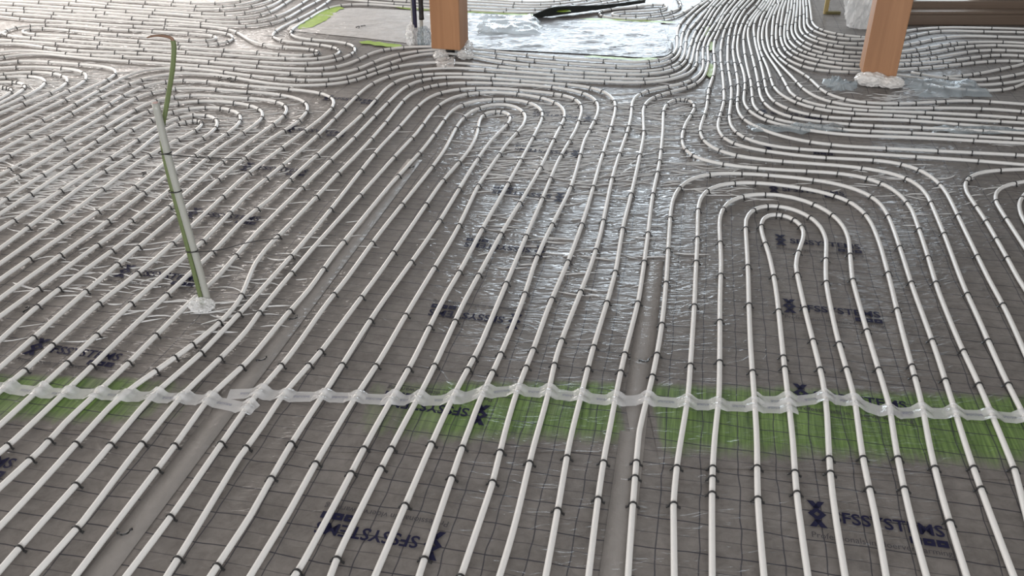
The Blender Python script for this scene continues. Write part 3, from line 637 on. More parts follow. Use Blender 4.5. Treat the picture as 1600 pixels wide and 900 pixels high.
  '-2.710,4.303 -2.645,4.576 -2.572,4.868 -2.554,4.946 -2.544,5.004 -2.539,5.043 -2.537,5.081 -2.539,5.138 -2.551,5.191 -2.564,5.225 -2.572,5.240 -2.592,5.270 -2.616,5.297 -2.643,5.320 -2.674,5.340 -2.707,5.357 -2.760,5.378 -2.798,5.388 -2.855,5.400 -2.914,5.408 -2.953,5.411 -3.012,5.411 -3.051,5.409 -3.090,5.404 -3.148,5.392 -3.205,5.378 -3.281,5.355',
  '66.2 85.5 101.7 122.2 151.6'),
 ('white heating pipe, third hairpin from outside on the bright film at the left edge',
  '-2.791,4.453 -2.731,4.643 -2.657,4.848 -2.640,4.904 -2.631,4.942 -2.623,4.999 -2.623,5.055 -2.632,5.109 -2.643,5.142 -2.651,5.158 -2.669,5.187 -2.692,5.214 -2.718,5.237 -2.748,5.256 -2.781,5.272 -2.816,5.285 -2.870,5.298 -2.907,5.303 -2.944,5.303 -2.981,5.300 -3.016,5.293 -3.050,5.281 -3.082,5.266 -3.112,5.246 -3.141,5.224 -3.183,5.187',
  '27.9 47.6 66.5 82.3 91.2 106.1 122.4'),
 ('white heating pipe, third hairpin from inside on the bright film at the left edge',
  '-2.836,4.544 -2.796,4.676 -2.775,4.753 -2.758,4.830 -2.745,4.907 -2.739,4.983 -2.742,5.038 -2.754,5.090 -2.767,5.121 -2.785,5.150 -2.795,5.162 -2.819,5.184 -2.833,5.193 -2.862,5.207 -2.878,5.213 -2.911,5.219 -2.963,5.219 -3.017,5.209 -3.090,5.188 -3.182,5.154',
  '29.7 56.0 77.5 90.1'),
 ('white heating pipe, second hairpin from inside on the bright film at the left edge',
  '-2.854,4.612 -2.827,4.809 -2.822,4.868 -2.821,4.906 -2.822,4.943 -2.827,4.978 -2.836,5.011 -2.849,5.040 -2.867,5.065 -2.890,5.084 -2.917,5.098 -2.947,5.105 -2.979,5.108 -3.032,5.102 -3.086,5.089 -3.141,5.072',
  '36.8 43.4 52.5 55.6'),
 ('white heating pipe with the smallest hairpin on the bright film at the left edge',
  '-2.898,4.689 -2.879,4.803 -2.873,4.877 -2.875,4.910 -2.881,4.940 -2.892,4.966 -2.899,4.977 -2.917,4.994 -2.927,4.999 -2.939,5.003 -2.965,5.006 -2.979,5.005 -3.009,4.999 -3.041,4.989 -3.089,4.968',
  '23.9 29.5 33.2 35.7'),
 ('white heating pipe passing the left post, second from the front edge of bare foil',
  '-3.344,5.523 -3.309,5.569 -3.271,5.611 -3.230,5.647 -3.200,5.666 -3.168,5.681 -3.135,5.691 -3.100,5.695 -3.046,5.694 -3.009,5.688 -2.972,5.679 -2.784,5.620 -2.669,5.589 -2.377,5.523 -2.043,5.455 -1.906,5.425 -1.771,5.391 -1.520,5.321 -1.404,5.292 -1.326,5.277 -1.267,5.268 -1.209,5.264 -1.152,5.266 -1.098,5.276 -1.063,5.287 -1.047,5.295 -1.017,5.313 -1.003,5.324 -0.976,5.348 -0.953,5.376 -0.931,5.406 -0.856,5.541 -0.814,5.605 -0.789,5.635 -0.763,5.663 -0.719,5.701 -0.688,5.723 -0.655,5.742 -0.603,5.766 -0.567,5.777 -0.531,5.785 -0.476,5.788 -0.420,5.783 -0.384,5.775 -0.347,5.763 -0.276,5.732 -0.117,5.653 -0.007,5.606 0.087,5.571 0.181,5.539 0.276,5.509 0.353,5.487 0.431,5.469 0.529,5.448 0.607,5.435 0.686,5.426 0.744,5.423 0.782,5.425 0.837,5.434 0.872,5.445 0.921,5.469 0.951,5.489 0.978,5.514 1.002,5.542 1.024,5.572 1.043,5.605 1.059,5.639 1.086,5.713 1.106,5.789 1.168,6.103 1.200,6.239 1.238,6.374 1.282,6.507 1.344,6.676 1.421,6.860 1.505,7.042 1.620,7.276 1.679,7.408',
  '13.3 101.5 149.5 173.6 211.5 231.0 254.4 269.7 292.8 306.2 361.8 375.8 387.8 409.8 439.7 460.6 478.9 511.9 549.9 569.9 603.9 648.0'),
 ('white heating pipe following the front edge of the bare foil beside the left post',
  '-3.440,5.675 -3.359,5.726 -3.326,5.743 -3.292,5.757 -3.258,5.767 -3.223,5.773 -3.188,5.774 -3.152,5.771 -3.116,5.764 -3.079,5.755 -2.890,5.700 -2.793,5.680 -2.615,5.652 -2.318,5.616 -2.259,5.607 -2.181,5.591 -2.026,5.551 -1.794,5.487 -1.564,5.422 -1.448,5.394 -1.390,5.383 -1.331,5.376 -1.273,5.372 -1.235,5.373 -1.180,5.381 -1.130,5.398 -1.099,5.415 -1.085,5.425 -1.058,5.448 -1.034,5.475 -1.004,5.521 -0.978,5.572 -0.931,5.677 -0.905,5.725 -0.873,5.767 -0.848,5.791 -0.834,5.802 -0.804,5.820 -0.771,5.835 -0.737,5.847 -0.700,5.856 -0.624,5.868 -0.565,5.871 -0.526,5.870 -0.487,5.868 -0.429,5.860 -0.371,5.847 -0.313,5.831 -0.200,5.792 0.042,5.697 0.154,5.656 0.288,5.613 0.462,5.567 0.618,5.531 0.715,5.517 0.753,5.514 0.791,5.515 0.827,5.519 0.862,5.528 0.896,5.540 0.912,5.548 0.942,5.567 0.969,5.591 0.994,5.618 1.015,5.648 1.034,5.680 1.051,5.715 1.077,5.788 1.096,5.865 1.110,5.943 1.148,6.180 1.175,6.318 1.200,6.414 1.237,6.528 1.265,6.603 1.310,6.714 1.416,6.952 1.461,7.042 1.576,7.247 1.632,7.354 1.654,7.403',
  '58.3 76.3 98.2 118.2 158.2 192.1 223.7 234.8 241.9 262.0 271.6 287.7 293.0 302.1 365.2 387.2 405.2 437.2 465.9 473.0 489.5 535.0 567.0 589.0 631.1'),
 ('white heating pipe bending sharply at the green strip, then passing behind the bare foil',
  '-3.556,5.903 -3.482,5.925 -3.427,5.937 -3.372,5.941 -3.318,5.937 -3.282,5.929 -3.229,5.911 -3.087,5.848 -3.014,5.819 -2.939,5.795 -2.862,5.776 -2.764,5.758 -2.527,5.728 -2.389,5.705 -2.272,5.680 -1.943,5.598 -1.554,5.513 -1.477,5.498 -1.419,5.490 -1.361,5.487 -1.303,5.489 -1.248,5.498 -1.213,5.509 -1.180,5.524 -1.149,5.543 -1.135,5.553 -1.121,5.565 -1.097,5.591 -1.067,5.636 -1.052,5.669 -1.042,5.703 -1.033,5.757 -1.034,5.792 -1.036,5.810 -1.044,5.844 -1.049,5.860 -1.064,5.891 -1.084,5.919 -1.108,5.943 -1.122,5.954 -1.151,5.973 -1.184,5.989 -1.219,6.003 -1.347,6.040 -1.400,6.059 -1.449,6.084 -1.477,6.104 -1.502,6.128 -1.512,6.142 -1.530,6.170 -1.537,6.186 -1.547,6.219 -1.555,6.272 -1.556,6.309 -1.553,6.347 -1.543,6.425 -1.483,6.717 -1.461,6.814 -1.437,6.887 -1.413,6.938 -1.383,6.983 -1.359,7.009 -1.346,7.020 -1.317,7.040 -1.302,7.048 -1.270,7.060 -1.235,7.068 -1.180,7.073 -1.143,7.071 -1.105,7.066 -1.067,7.058 -1.010,7.043 -0.764,6.962 -0.630,6.926 -0.532,6.905 -0.376,6.874 -0.122,6.821 -0.063,6.811 -0.004,6.803 0.055,6.799 0.094,6.799 0.133,6.800 0.193,6.805 0.290,6.820 0.426,6.852',
  '47.0 58.9 74.7 100.6 116.6 172.4 202.2 233.4 251.6 257.0 266.0 271.4 282.0 294.0 322.0 344.8 353.7 390.9 422.1 434.6 443.3 456.2 485.8 539.6 565.5 595.1'),
 ('white heating pipe folding back next to the sharp bend at the green strip',
  '-3.609,6.043 -3.450,6.030 -3.391,6.021 -3.313,6.007 -3.216,5.983 -2.947,5.911 -2.791,5.874 -2.635,5.841 -2.321,5.782 -2.164,5.751 -1.813,5.673 -1.522,5.606 -1.464,5.594 -1.387,5.583 -1.349,5.582 -1.311,5.583 -1.276,5.588 -1.242,5.597 -1.211,5.610 -1.197,5.618 -1.171,5.638 -1.151,5.661 -1.137,5.688 -1.130,5.717 -1.129,5.746 -1.134,5.776 -1.147,5.805 -1.165,5.831 -1.176,5.844 -1.201,5.867 -1.231,5.887 -1.263,5.904 -1.334,5.933 -1.481,5.981 -1.532,6.004 -1.562,6.023 -1.590,6.045 -1.602,6.057 -1.624,6.084 -1.633,6.098 -1.641,6.114 -1.653,6.146 -1.663,6.199 -1.665,6.236 -1.663,6.273 -1.658,6.312 -1.647,6.369 -1.627,6.446 -1.543,6.733 -1.514,6.849 -1.493,6.946 -1.462,7.123 -1.449,7.238 -1.425,7.342 -1.419,7.420',
  '21.9 55.7 87.7 121.6 151.6 177.5 221.3 241.8 253.1 263.5 268.2 274.8 285.6 299.2 316.1 328.2 342.6 378.1 408.0 429.9'),
 ('white heating pipe with the small flat hairpin left of the bare foil',
  '-3.644,6.253 -3.553,6.201 -3.479,6.149 -3.428,6.127 -3.354,6.104 -3.122,6.047 -2.889,5.987 -2.598,5.918 -2.460,5.891 -2.263,5.861 -2.164,5.845 -1.969,5.804 -1.754,5.759 -1.658,5.734 -1.507,5.688 -1.451,5.674 -1.397,5.665 -1.363,5.664 -1.332,5.667 -1.318,5.670 -1.294,5.679 -1.276,5.693 -1.266,5.710 -1.263,5.729 -1.265,5.739 -1.274,5.759 -1.281,5.769 -1.302,5.787 -1.342,5.810 -1.392,5.828 -1.521,5.862 -1.577,5.879 -1.613,5.893 -1.647,5.910 -1.695,5.940 -1.739,5.977 -1.765,6.005 -1.790,6.034 -1.824,6.082 -1.911,6.212 -1.934,6.242 -1.960,6.270 -2.002,6.307 -2.033,6.329 -2.066,6.348 -2.119,6.372 -2.193,6.398 -2.270,6.418 -2.367,6.440 -2.642,6.496 -2.914,6.560 -3.245,6.636 -3.420,6.679 -3.769,6.770 -3.983,6.822',
  '17.9 38.8 64.7 92.7 122.7 150.7 182.7 206.5 222.3 238.5 245.3 248.4 250.3 256.1 260.6 280.8 296.2 336.8 348.2 373.4 401.3 419.3 495.3 529.3'),
 ('white heating pipe snaking in several narrow hairpins behind the copper tip of the riser',
  '-3.923,6.728 -3.774,6.669 -3.680,6.635 -3.585,6.603 -3.508,6.582 -3.235,6.522 -3.004,6.460 -2.907,6.436 -2.809,6.417 -2.573,6.377 -2.455,6.355 -2.318,6.325 -2.202,6.295 -2.109,6.263 -2.056,6.240 -2.023,6.221 -1.994,6.200 -1.967,6.177 -1.945,6.151 -1.936,6.137 -1.922,6.107 -1.914,6.077 -1.912,6.046 -1.913,6.031 -1.920,6.002 -1.934,5.976 -1.943,5.965 -1.964,5.945 -1.977,5.938 -2.005,5.926 -2.037,5.919 -2.071,5.916 -2.107,5.918 -2.144,5.922 -2.240,5.940 -2.532,6.008 -2.726,6.056 -2.940,6.109 -3.057,6.133 -3.253,6.166 -3.326,6.184 -3.360,6.195 -3.389,6.209 -3.414,6.225 -3.424,6.233 -3.438,6.252 -3.445,6.271 -3.445,6.280 -3.439,6.298 -3.433,6.306 -3.416,6.319 -3.405,6.325 -3.378,6.332 -3.331,6.336 -3.279,6.329 -3.243,6.321 -3.188,6.304 -2.983,6.227 -2.889,6.197 -2.792,6.175 -2.616,6.144 -2.538,6.128 -2.441,6.103 -2.232,6.043 -2.177,6.031 -2.143,6.026 -2.095,6.026 -2.069,6.031 -2.048,6.041 -2.040,6.048 -2.030,6.063 -2.028,6.081 -2.030,6.090 -2.040,6.109 -2.048,6.118 -2.069,6.135 -2.110,6.158 -2.143,6.170 -2.197,6.186 -2.447,6.245 -2.544,6.265 -2.760,6.303 -2.838,6.321 -2.915,6.342 -3.086,6.394 -3.163,6.415 -3.260,6.433 -3.337,6.438 -3.375,6.437 -3.411,6.432 -3.445,6.424 -3.461,6.418 -3.490,6.403 -3.504,6.393 -3.527,6.372 -3.537,6.359 -3.552,6.332 -3.557,6.317 -3.563,6.288 -3.562,6.240 -3.564,6.157 -3.560,6.119',
  '32.0 53.9 71.9 99.8 125.8 149.8 183.7 202.6 217.4 224.9 232.2 238.5 259.0 289.0 323.0 343.0 368.5 391.8 400.5 423.2 449.0 462.9 518.3 529.8 543.7 564.7 592.6 610.5 626.4 677.8 688.5 698.2 707.4'),
 ('white heating pipe sweeping up to the top edge, sixth curve from the top left corner',
  '-4.031,6.914 -3.758,6.856 -3.410,6.768 -3.079,6.696 -2.845,6.641 -2.593,6.582 -2.459,6.545 -2.174,6.452 -2.060,6.420 -2.003,6.410 -1.966,6.406 -1.911,6.406 -1.875,6.412 -1.841,6.422 -1.810,6.437 -1.781,6.456 -1.754,6.480 -1.731,6.507 -1.710,6.538 -1.693,6.571 -1.678,6.606 -1.666,6.642 -1.651,6.699 -1.608,6.913 -1.581,7.029 -1.477,7.415',
  '18.0 33.9 59.8 95.7 125.7 153.6 183.5 218.4 236.1 250.9 278.4 304.4'),
 ('white heating pipe sweeping up to the top edge, fifth curve from the top left corner',
  '-4.082,7.022 -3.790,6.951 -3.594,6.907 -3.379,6.860 -3.145,6.804 -2.950,6.755 -2.737,6.700 -2.525,6.640 -2.294,6.574 -2.178,6.544 -2.120,6.532 -2.062,6.524 -2.005,6.523 -1.969,6.526 -1.916,6.539 -1.884,6.553 -1.853,6.571 -1.826,6.594 -1.801,6.621 -1.779,6.650 -1.760,6.683 -1.735,6.735 -1.722,6.772 -1.705,6.828 -1.679,6.945 -1.651,7.103 -1.600,7.419',
  '34.1 76.1 104.2 142.3 190.4 215.6 228.2 244.6 288.2'),
 ('white heating pipe sweeping up to the top edge, fourth curve from the top left corner',
  '-4.137,7.111 -4.018,7.098 -3.939,7.086 -3.860,7.072 -3.782,7.055 -3.453,6.968 -3.239,6.915 -3.026,6.861 -2.928,6.840 -2.732,6.802 -2.634,6.780 -2.519,6.748 -2.308,6.684 -2.232,6.665 -2.174,6.655 -2.136,6.651 -2.097,6.650 -2.060,6.653 -2.024,6.660 -1.989,6.670 -1.956,6.685 -1.926,6.704 -1.899,6.727 -1.876,6.753 -1.857,6.783 -1.840,6.816 -1.822,6.869 -1.805,6.945 -1.771,7.182 -1.735,7.420',
  '24.0 70.0 96.1 124.1 146.1 178.1 215.1 233.0 242.0 269.3'),
 ('white heating pipe sweeping up to the top edge, third curve from the top left corner',
  '-4.181,7.208 -3.865,7.157 -3.588,7.116 -3.470,7.094 -3.392,7.075 -3.315,7.054 -3.029,6.965 -2.817,6.903 -2.644,6.855 -2.469,6.810 -2.353,6.783 -2.275,6.769 -2.198,6.762 -2.142,6.765 -2.105,6.772 -2.071,6.782 -2.038,6.797 -2.007,6.816 -1.980,6.839 -1.954,6.866 -1.932,6.895 -1.904,6.945 -1.889,6.980 -1.870,7.035 -1.860,7.073 -1.848,7.131 -1.831,7.250 -1.812,7.449',
  '46.0 72.0 106.0 150.1 190.0 207.5 222.0 242.4 268.0'),
 ('white heating pipe sweeping up to the top edge, second curve from the top left corner',
  '-3.920,7.251 -3.604,7.205 -3.468,7.178 -3.353,7.147 -3.125,7.074 -2.972,7.029 -2.779,6.980 -2.584,6.936 -2.467,6.913 -2.389,6.902 -2.311,6.896 -2.254,6.898 -2.216,6.904 -2.180,6.912 -2.145,6.924 -2.111,6.940 -2.080,6.959 -2.051,6.982 -2.025,7.008 -2.001,7.036 -1.980,7.067 -1.961,7.100 -1.944,7.135 -1.921,7.189 -1.890,7.282 -1.855,7.417',
  '47.8 77.7 109.6 153.4 172.8 196.8 219.8'),
 ('white heating pipe sweeping up to the top edge, first curve from top left corner',
  '-3.508,7.270 -3.237,7.205 -2.964,7.150 -2.867,7.128 -2.771,7.102 -2.544,7.030 -2.468,7.009 -2.411,6.997 -2.372,6.992 -2.335,6.990 -2.297,6.991 -2.243,7.000 -2.193,7.018 -2.147,7.046 -2.119,7.069 -2.094,7.096 -2.071,7.126 -2.050,7.158 -2.015,7.226 -1.993,7.277 -1.971,7.362 -1.963,7.381 -1.945,7.412',
  '33.9 63.7 87.6 109.3 130.1 139.0'),
 ('short white heating pipe grazing the top edge above the copper tip',
  '-3.198,7.305 -3.006,7.251 -2.754,7.187 -2.544,7.130 -2.487,7.118 -2.448,7.113 -2.410,7.111 -2.372,7.111 -2.315,7.118 -2.278,7.127 -2.224,7.146 -2.173,7.172 -2.125,7.204 -2.080,7.241 -2.053,7.267 -2.018,7.309 -2.004,7.323 -1.986,7.337 -1.941,7.359',
  '53.9 69.6 88.9 108.0'),
 ('white heating pipe behind the bare foil, second from its back edge',
  '-1.462,7.308 -1.406,7.279 -1.244,7.206 -1.170,7.176 -1.057,7.136 -0.903,7.092 -0.748,7.053 -0.611,7.021 -0.376,6.972 -0.141,6.924 -0.062,6.910 0.017,6.899 0.076,6.894 0.135,6.892 0.194,6.895 0.234,6.899 0.272,6.906 0.330,6.919 0.425,6.948 0.481,6.969 0.536,6.993 0.643,7.047 0.764,7.117 0.883,7.192 1.082,7.326',
  '36.0 58.0 148.1 169.9 205.6 231.6 241.6 251.6'),
 ('white heating pipe behind the bare foil, third from its back edge',
  '-1.203,7.320 -1.057,7.255 -0.965,7.218 -0.870,7.187 -0.774,7.161 -0.559,7.115 -0.305,7.064 -0.031,7.010 0.087,6.992 0.146,6.988 0.185,6.987 0.244,6.990 0.282,6.995 0.359,7.011 0.434,7.034 0.525,7.073 0.614,7.118 0.716,7.180 0.816,7.247 0.945,7.340',
  '27.9 39.8 125.7 155.1 172.8 198.7'),
 ('white heating pipe behind the bare foil, fourth from its back edge',
  '-0.860,7.253 -0.643,7.219 -0.425,7.185 -0.248,7.154 -0.151,7.133 0.017,7.088 0.091,7.072 0.148,7.065 0.205,7.065 0.262,7.070 0.300,7.078 0.338,7.087 0.412,7.113 0.484,7.146 0.553,7.185 0.618,7.230 0.681,7.279 0.772,7.357',
  '89.4 110.3 125.9 149.6'),
 ('white heating pipe behind the bare foil, closest to the top edge',
  '-0.382,7.282 -0.134,7.205 -0.057,7.184 0.001,7.170 0.059,7.160 0.118,7.153 0.177,7.151 0.236,7.153 0.293,7.160 0.350,7.173 0.403,7.192 0.438,7.209 0.487,7.239 0.533,7.274 0.576,7.313 0.633,7.369',
  '47.8 73.2 86.5'),
 ('white heating pipe with narrow flattened hairpins at the back right of the bare foil',
  '1.652,7.425 1.606,7.355 1.531,7.214 1.419,7.016 1.299,6.810 1.268,6.760 1.234,6.714 1.209,6.686 1.181,6.662 1.151,6.641 1.119,6.624 1.085,6.611 1.049,6.601 1.012,6.596 0.974,6.594 0.917,6.596 0.879,6.601 0.841,6.609 0.804,6.619 0.770,6.632 0.724,6.656 0.698,6.676 0.687,6.687 0.670,6.711 0.664,6.724 0.657,6.751 0.657,6.764 0.658,6.778 0.666,6.806 0.680,6.832 0.700,6.857 0.726,6.880 0.770,6.908 0.821,6.932 0.927,6.975 1.062,7.033 1.108,7.047 1.136,7.050 1.160,7.048 1.180,7.040 1.194,7.026 1.201,7.008 1.202,6.998 1.198,6.975 1.187,6.952 1.170,6.930 1.146,6.909 1.103,6.883 1.052,6.863 0.998,6.850 0.853,6.828 0.808,6.814 0.783,6.801 0.773,6.794 0.758,6.778 0.752,6.760 0.753,6.742 0.763,6.726 0.771,6.719 0.792,6.706 0.819,6.697 0.867,6.691 0.902,6.692 0.938,6.696 0.976,6.703 1.013,6.714 1.049,6.727 1.084,6.742 1.118,6.760 1.150,6.781 1.194,6.817 1.233,6.859 1.265,6.906 1.290,6.956 1.302,6.992 1.311,7.029 1.317,7.067 1.322,7.124 1.329,7.422',
  '31.7 53.1 72.9 88.1 97.3 110.3 125.6 144.6 148.9 155.9 158.9 169.0 191.7 205.9 214.8 232.3 261.3 282.8 294.4 305.8 315.5 326.9 340.1 343.9 353.4 363.1'),
 ('white heating pipe turning right at the top of the silvery film, left of two',
  '-0.135,0.982 -0.069,1.254 0.000,1.546 0.054,1.841 0.102,2.076 0.129,2.234 0.148,2.332 0.187,2.487 0.286,2.853 0.336,3.067 0.368,3.224 0.435,3.598 0.470,3.775 0.509,3.950 0.583,4.262 0.616,4.418 0.634,4.516 0.663,4.712 0.681,4.788 0.693,4.823 0.709,4.857 0.729,4.887 0.752,4.915 0.779,4.941 0.809,4.963 0.840,4.983 0.957,5.050 0.988,5.071 1.018,5.095 1.045,5.122 1.081,5.166 1.112,5.214 1.138,5.267 1.165,5.340 1.190,5.436 1.205,5.514 1.243,5.730 1.273,5.867 1.309,6.002 1.356,6.155 1.421,6.344 1.548,6.680 1.633,6.926 1.667,7.020 1.728,7.167 1.837,7.403',
  '84.0 129.9 143.9 175.9 207.9 233.9 277.9 307.9 335.8 345.8 375.7 400.5 407.8 423.0 434.5 442.0 487.1 515.1 557.1 583.0 603.0 645.0'),
 ('white heating pipe turning right at the top of the silvery film, right of two',
  '-0.001,0.977 0.034,1.174 0.073,1.390 0.108,1.587 0.145,1.804 0.167,1.922 0.210,2.117 0.258,2.332 0.331,2.623 0.377,2.817 0.397,2.915 0.451,3.210 0.498,3.425 0.545,3.640 0.590,3.855 0.638,4.090 0.657,4.188 0.673,4.287 0.708,4.584 0.718,4.643 0.732,4.699 0.745,4.735 0.761,4.770 0.779,4.802 0.802,4.832 0.827,4.859 0.856,4.885 0.995,4.990 1.023,5.015 1.050,5.043 1.075,5.072 1.107,5.120 1.125,5.154 1.149,5.208 1.182,5.301 1.219,5.436 1.245,5.553 1.279,5.750 1.298,5.847 1.322,5.944 1.351,6.040 1.442,6.304 1.537,6.589 1.605,6.777 1.708,7.037 1.862,7.406',
  '66.0 86.0 128.0 140.0 168.0 190.0 226.0 260.0 305.9 337.9 377.7 394.7 400.3 408.0 421.6 431.2 478.6 512.5 552.4 602.4'),
 ('white heating pipe with the small round hairpin at the top right of the silvery film',
  '0.102,0.976 0.156,1.292 0.213,1.627 0.246,1.804 0.271,1.921 0.345,2.253 0.429,2.583 0.464,2.739 0.537,3.112 0.607,3.485 0.681,3.817 0.709,3.954 0.767,4.269 0.808,4.526 0.822,4.604 0.842,4.677 0.863,4.727 0.880,4.754 0.900,4.776 0.921,4.791 0.931,4.795 0.942,4.797 0.962,4.795 0.979,4.784 0.986,4.776 0.992,4.766 1.000,4.741 1.002,4.726 1.002,4.695 0.998,4.661 0.983,4.607 0.914,4.423 0.890,4.347 0.869,4.270 0.857,4.212 0.846,4.134 0.844,4.077 0.848,4.040 0.852,4.022 0.863,3.989 0.871,3.973 0.880,3.958 0.902,3.930 0.915,3.917 0.944,3.895 0.993,3.866 1.047,3.843 1.104,3.825 1.181,3.807 1.260,3.794 1.398,3.777 1.456,3.767 1.513,3.752 1.565,3.730 1.596,3.710 1.623,3.686 1.635,3.672 1.655,3.642 1.671,3.609 1.682,3.573 1.689,3.536 1.693,3.497 1.693,3.458 1.691,3.419 1.686,3.379 1.676,3.321 1.610,3.049 1.535,2.758 1.504,2.622 1.456,2.386 1.411,2.130 1.348,1.817 1.322,1.720 1.243,1.472 1.158,1.206',
  '70.0 84.0 126.0 136.0 168.0 198.0 222.0 260.0 284.1 298.1 312.1 368.0 381.2 390.5 393.9 397.0 399.1 405.9 412.7 424.3 448.2 462.1 475.4 482.5 499.0 514.8 536.7 550.5 563.6 570.8 591.8 617.7 641.7 661.7 705.7 723.7 761.7'),
 ('white heating pipe, outermost arch of the nested loops in the right foreground',
  '0.196,0.976 0.248,1.291 0.300,1.607 0.349,1.883 0.371,1.980 0.441,2.230 0.502,2.483 0.565,2.797 0.611,3.052 0.658,3.308 0.674,3.386 0.693,3.464 0.718,3.539 0.742,3.593 0.772,3.642 0.808,3.685 0.837,3.709 0.852,3.719 0.885,3.735 0.902,3.742 0.938,3.750 0.994,3.755 1.033,3.753 1.092,3.747 1.150,3.738 1.229,3.721 1.286,3.707 1.343,3.689 1.398,3.668 1.432,3.651 1.464,3.630 1.493,3.606 1.518,3.579 1.539,3.548 1.548,3.532 1.561,3.498 1.569,3.461 1.573,3.423 1.572,3.385 1.569,3.346 1.550,3.228 1.499,2.994 1.442,2.740 1.398,2.524 1.353,2.309 1.295,2.056 1.237,1.802 1.175,1.489 1.129,1.233 1.082,0.977',
  '68.0 78.0 84.0 124.0 136.0 154.0 181.9 207.9 235.9 267.7 290.1 305.3 317.2 337.1 365.4 384.6 412.6 440.6 478.6 500.6 540.6 548.6'),
 ('white heating pipe, second arch from outside of the nested loops in the right foreground',
  '0.310,0.975 0.354,1.271 0.398,1.568 0.414,1.667 0.450,1.823 0.518,2.074 0.553,2.229 0.632,2.601 0.679,2.836 0.731,3.091 0.776,3.327 0.798,3.424 0.816,3.480 0.831,3.515 0.849,3.548 0.860,3.563 0.884,3.590 0.913,3.612 0.928,3.622 0.961,3.636 0.997,3.645 1.053,3.650 1.092,3.648 1.130,3.642 1.169,3.634 1.225,3.616 1.280,3.594 1.315,3.577 1.349,3.557 1.379,3.535 1.407,3.509 1.430,3.481 1.440,3.465 1.455,3.432 1.461,3.414 1.469,3.377 1.474,3.339 1.474,3.300 1.470,3.241 1.462,3.182 1.448,3.103 1.428,3.005 1.374,2.771 1.293,2.441 1.212,2.091 1.149,1.859 1.111,1.704 1.078,1.547 1.025,1.272 0.968,0.978',
  '68.0 82.0 130.0 166.0 197.9 217.9 243.9 265.2 281.6 291.1 310.8 326.1 333.5 346.7 396.6 422.6 456.6 462.6 504.5 524.5'),
 ('white heating pipe, middle arch of the nested loops in the right foreground',
  '0.379,0.978 0.447,1.331 0.515,1.684 0.559,1.879 0.610,2.073 0.632,2.170 0.681,2.405 0.729,2.640 0.792,2.933 0.842,3.208 0.865,3.305 0.884,3.360 0.900,3.395 0.919,3.428 0.930,3.443 0.956,3.470 0.984,3.492 1.016,3.510 1.033,3.516 1.069,3.525 1.105,3.527 1.141,3.524 1.159,3.520 1.176,3.514 1.209,3.499 1.225,3.489 1.253,3.466 1.267,3.452 1.290,3.423 1.318,3.373 1.336,3.319 1.345,3.262 1.346,3.223 1.344,3.184 1.335,3.125 1.322,3.067 1.256,2.837 1.233,2.740 1.177,2.446 1.110,2.072 1.096,2.013 1.045,1.820 0.988,1.567 0.934,1.272 0.881,0.977',
  '72.0 78.0 82.0 131.9 155.9 187.9 213.9 245.6 262.3 273.3 295.4 306.8 342.3 362.2 396.2 418.2 460.1 472.1'),
 ('white heating pipe, second arch from inside of the nested loops in the right foreground',
  '0.505,0.977 0.565,1.312 0.625,1.647 0.690,1.940 0.766,2.333 0.819,2.588 0.878,2.862 0.950,3.215 0.972,3.290 0.987,3.324 1.006,3.354 1.029,3.379 1.056,3.397 1.085,3.407 1.101,3.409 1.132,3.405 1.162,3.392 1.189,3.372 1.201,3.359 1.221,3.330 1.236,3.297 1.242,3.280 1.249,3.243 1.252,3.205 1.248,3.147 1.242,3.108 1.227,3.050 1.161,2.840 1.126,2.705 1.071,2.430 1.030,2.173 1.008,2.055 0.951,1.822 0.900,1.567 0.833,1.274 0.766,0.981',
  '70.1 82.1 126.1 166.2 194.2 226.2 245.1 253.1 257.9 273.4 310.5 328.5 368.6 382.6 424.6 436.6'),
 ('white heating pipe, innermost kinked arch of the nested loops in the right foreground',
  '0.608,0.977 0.667,1.312 0.730,1.667 0.790,1.940 0.864,2.314 0.939,2.686 0.980,2.943 0.998,3.120 1.009,3.197 1.024,3.251 1.038,3.281 1.047,3.294 1.067,3.314 1.078,3.320 1.090,3.324 1.102,3.324 1.114,3.322 1.126,3.317 1.137,3.310 1.147,3.301 1.163,3.276 1.169,3.261 1.175,3.228 1.176,3.211 1.172,3.174 1.163,3.138 1.150,3.102 1.102,2.993 1.080,2.938 1.068,2.900 1.054,2.842 1.011,2.586 0.960,2.249 0.939,2.131 0.912,2.014 0.849,1.782 0.809,1.607 0.747,1.292 0.687,0.978',
  '72.1 80.1 128.1 134.1 162.2 186.2 212.0 227.7 242.8 245.3 251.0 257.7 280.8 298.7 322.7 342.7 358.7 400.7 406.7'),
 ('white heating pipe beside the green patch, curving right above the nested arches',
  '1.401,1.560 1.449,1.836 1.497,2.112 1.531,2.288 1.582,2.522 1.636,2.776 1.732,3.164 1.798,3.456 1.808,3.514 1.812,3.553 1.813,3.591 1.809,3.628 1.801,3.664 1.794,3.680 1.787,3.696 1.767,3.726 1.755,3.740 1.728,3.765 1.697,3.786 1.664,3.804 1.610,3.826 1.553,3.843 1.495,3.856 1.299,3.894 1.203,3.918 1.166,3.931 1.130,3.945 1.096,3.963 1.064,3.983 1.036,4.007 1.012,4.034 0.992,4.065 0.976,4.098 0.966,4.134 0.959,4.171 0.957,4.209 0.958,4.247 0.966,4.305 0.978,4.363 1.051,4.611 1.076,4.708 1.134,4.961 1.155,5.038 1.212,5.229 1.242,5.345 1.271,5.481 1.315,5.737 1.338,5.855 1.365,5.971 1.398,6.086 1.509,6.428 1.577,6.616 1.652,6.801 1.733,7.003 1.821,7.204 1.910,7.405',
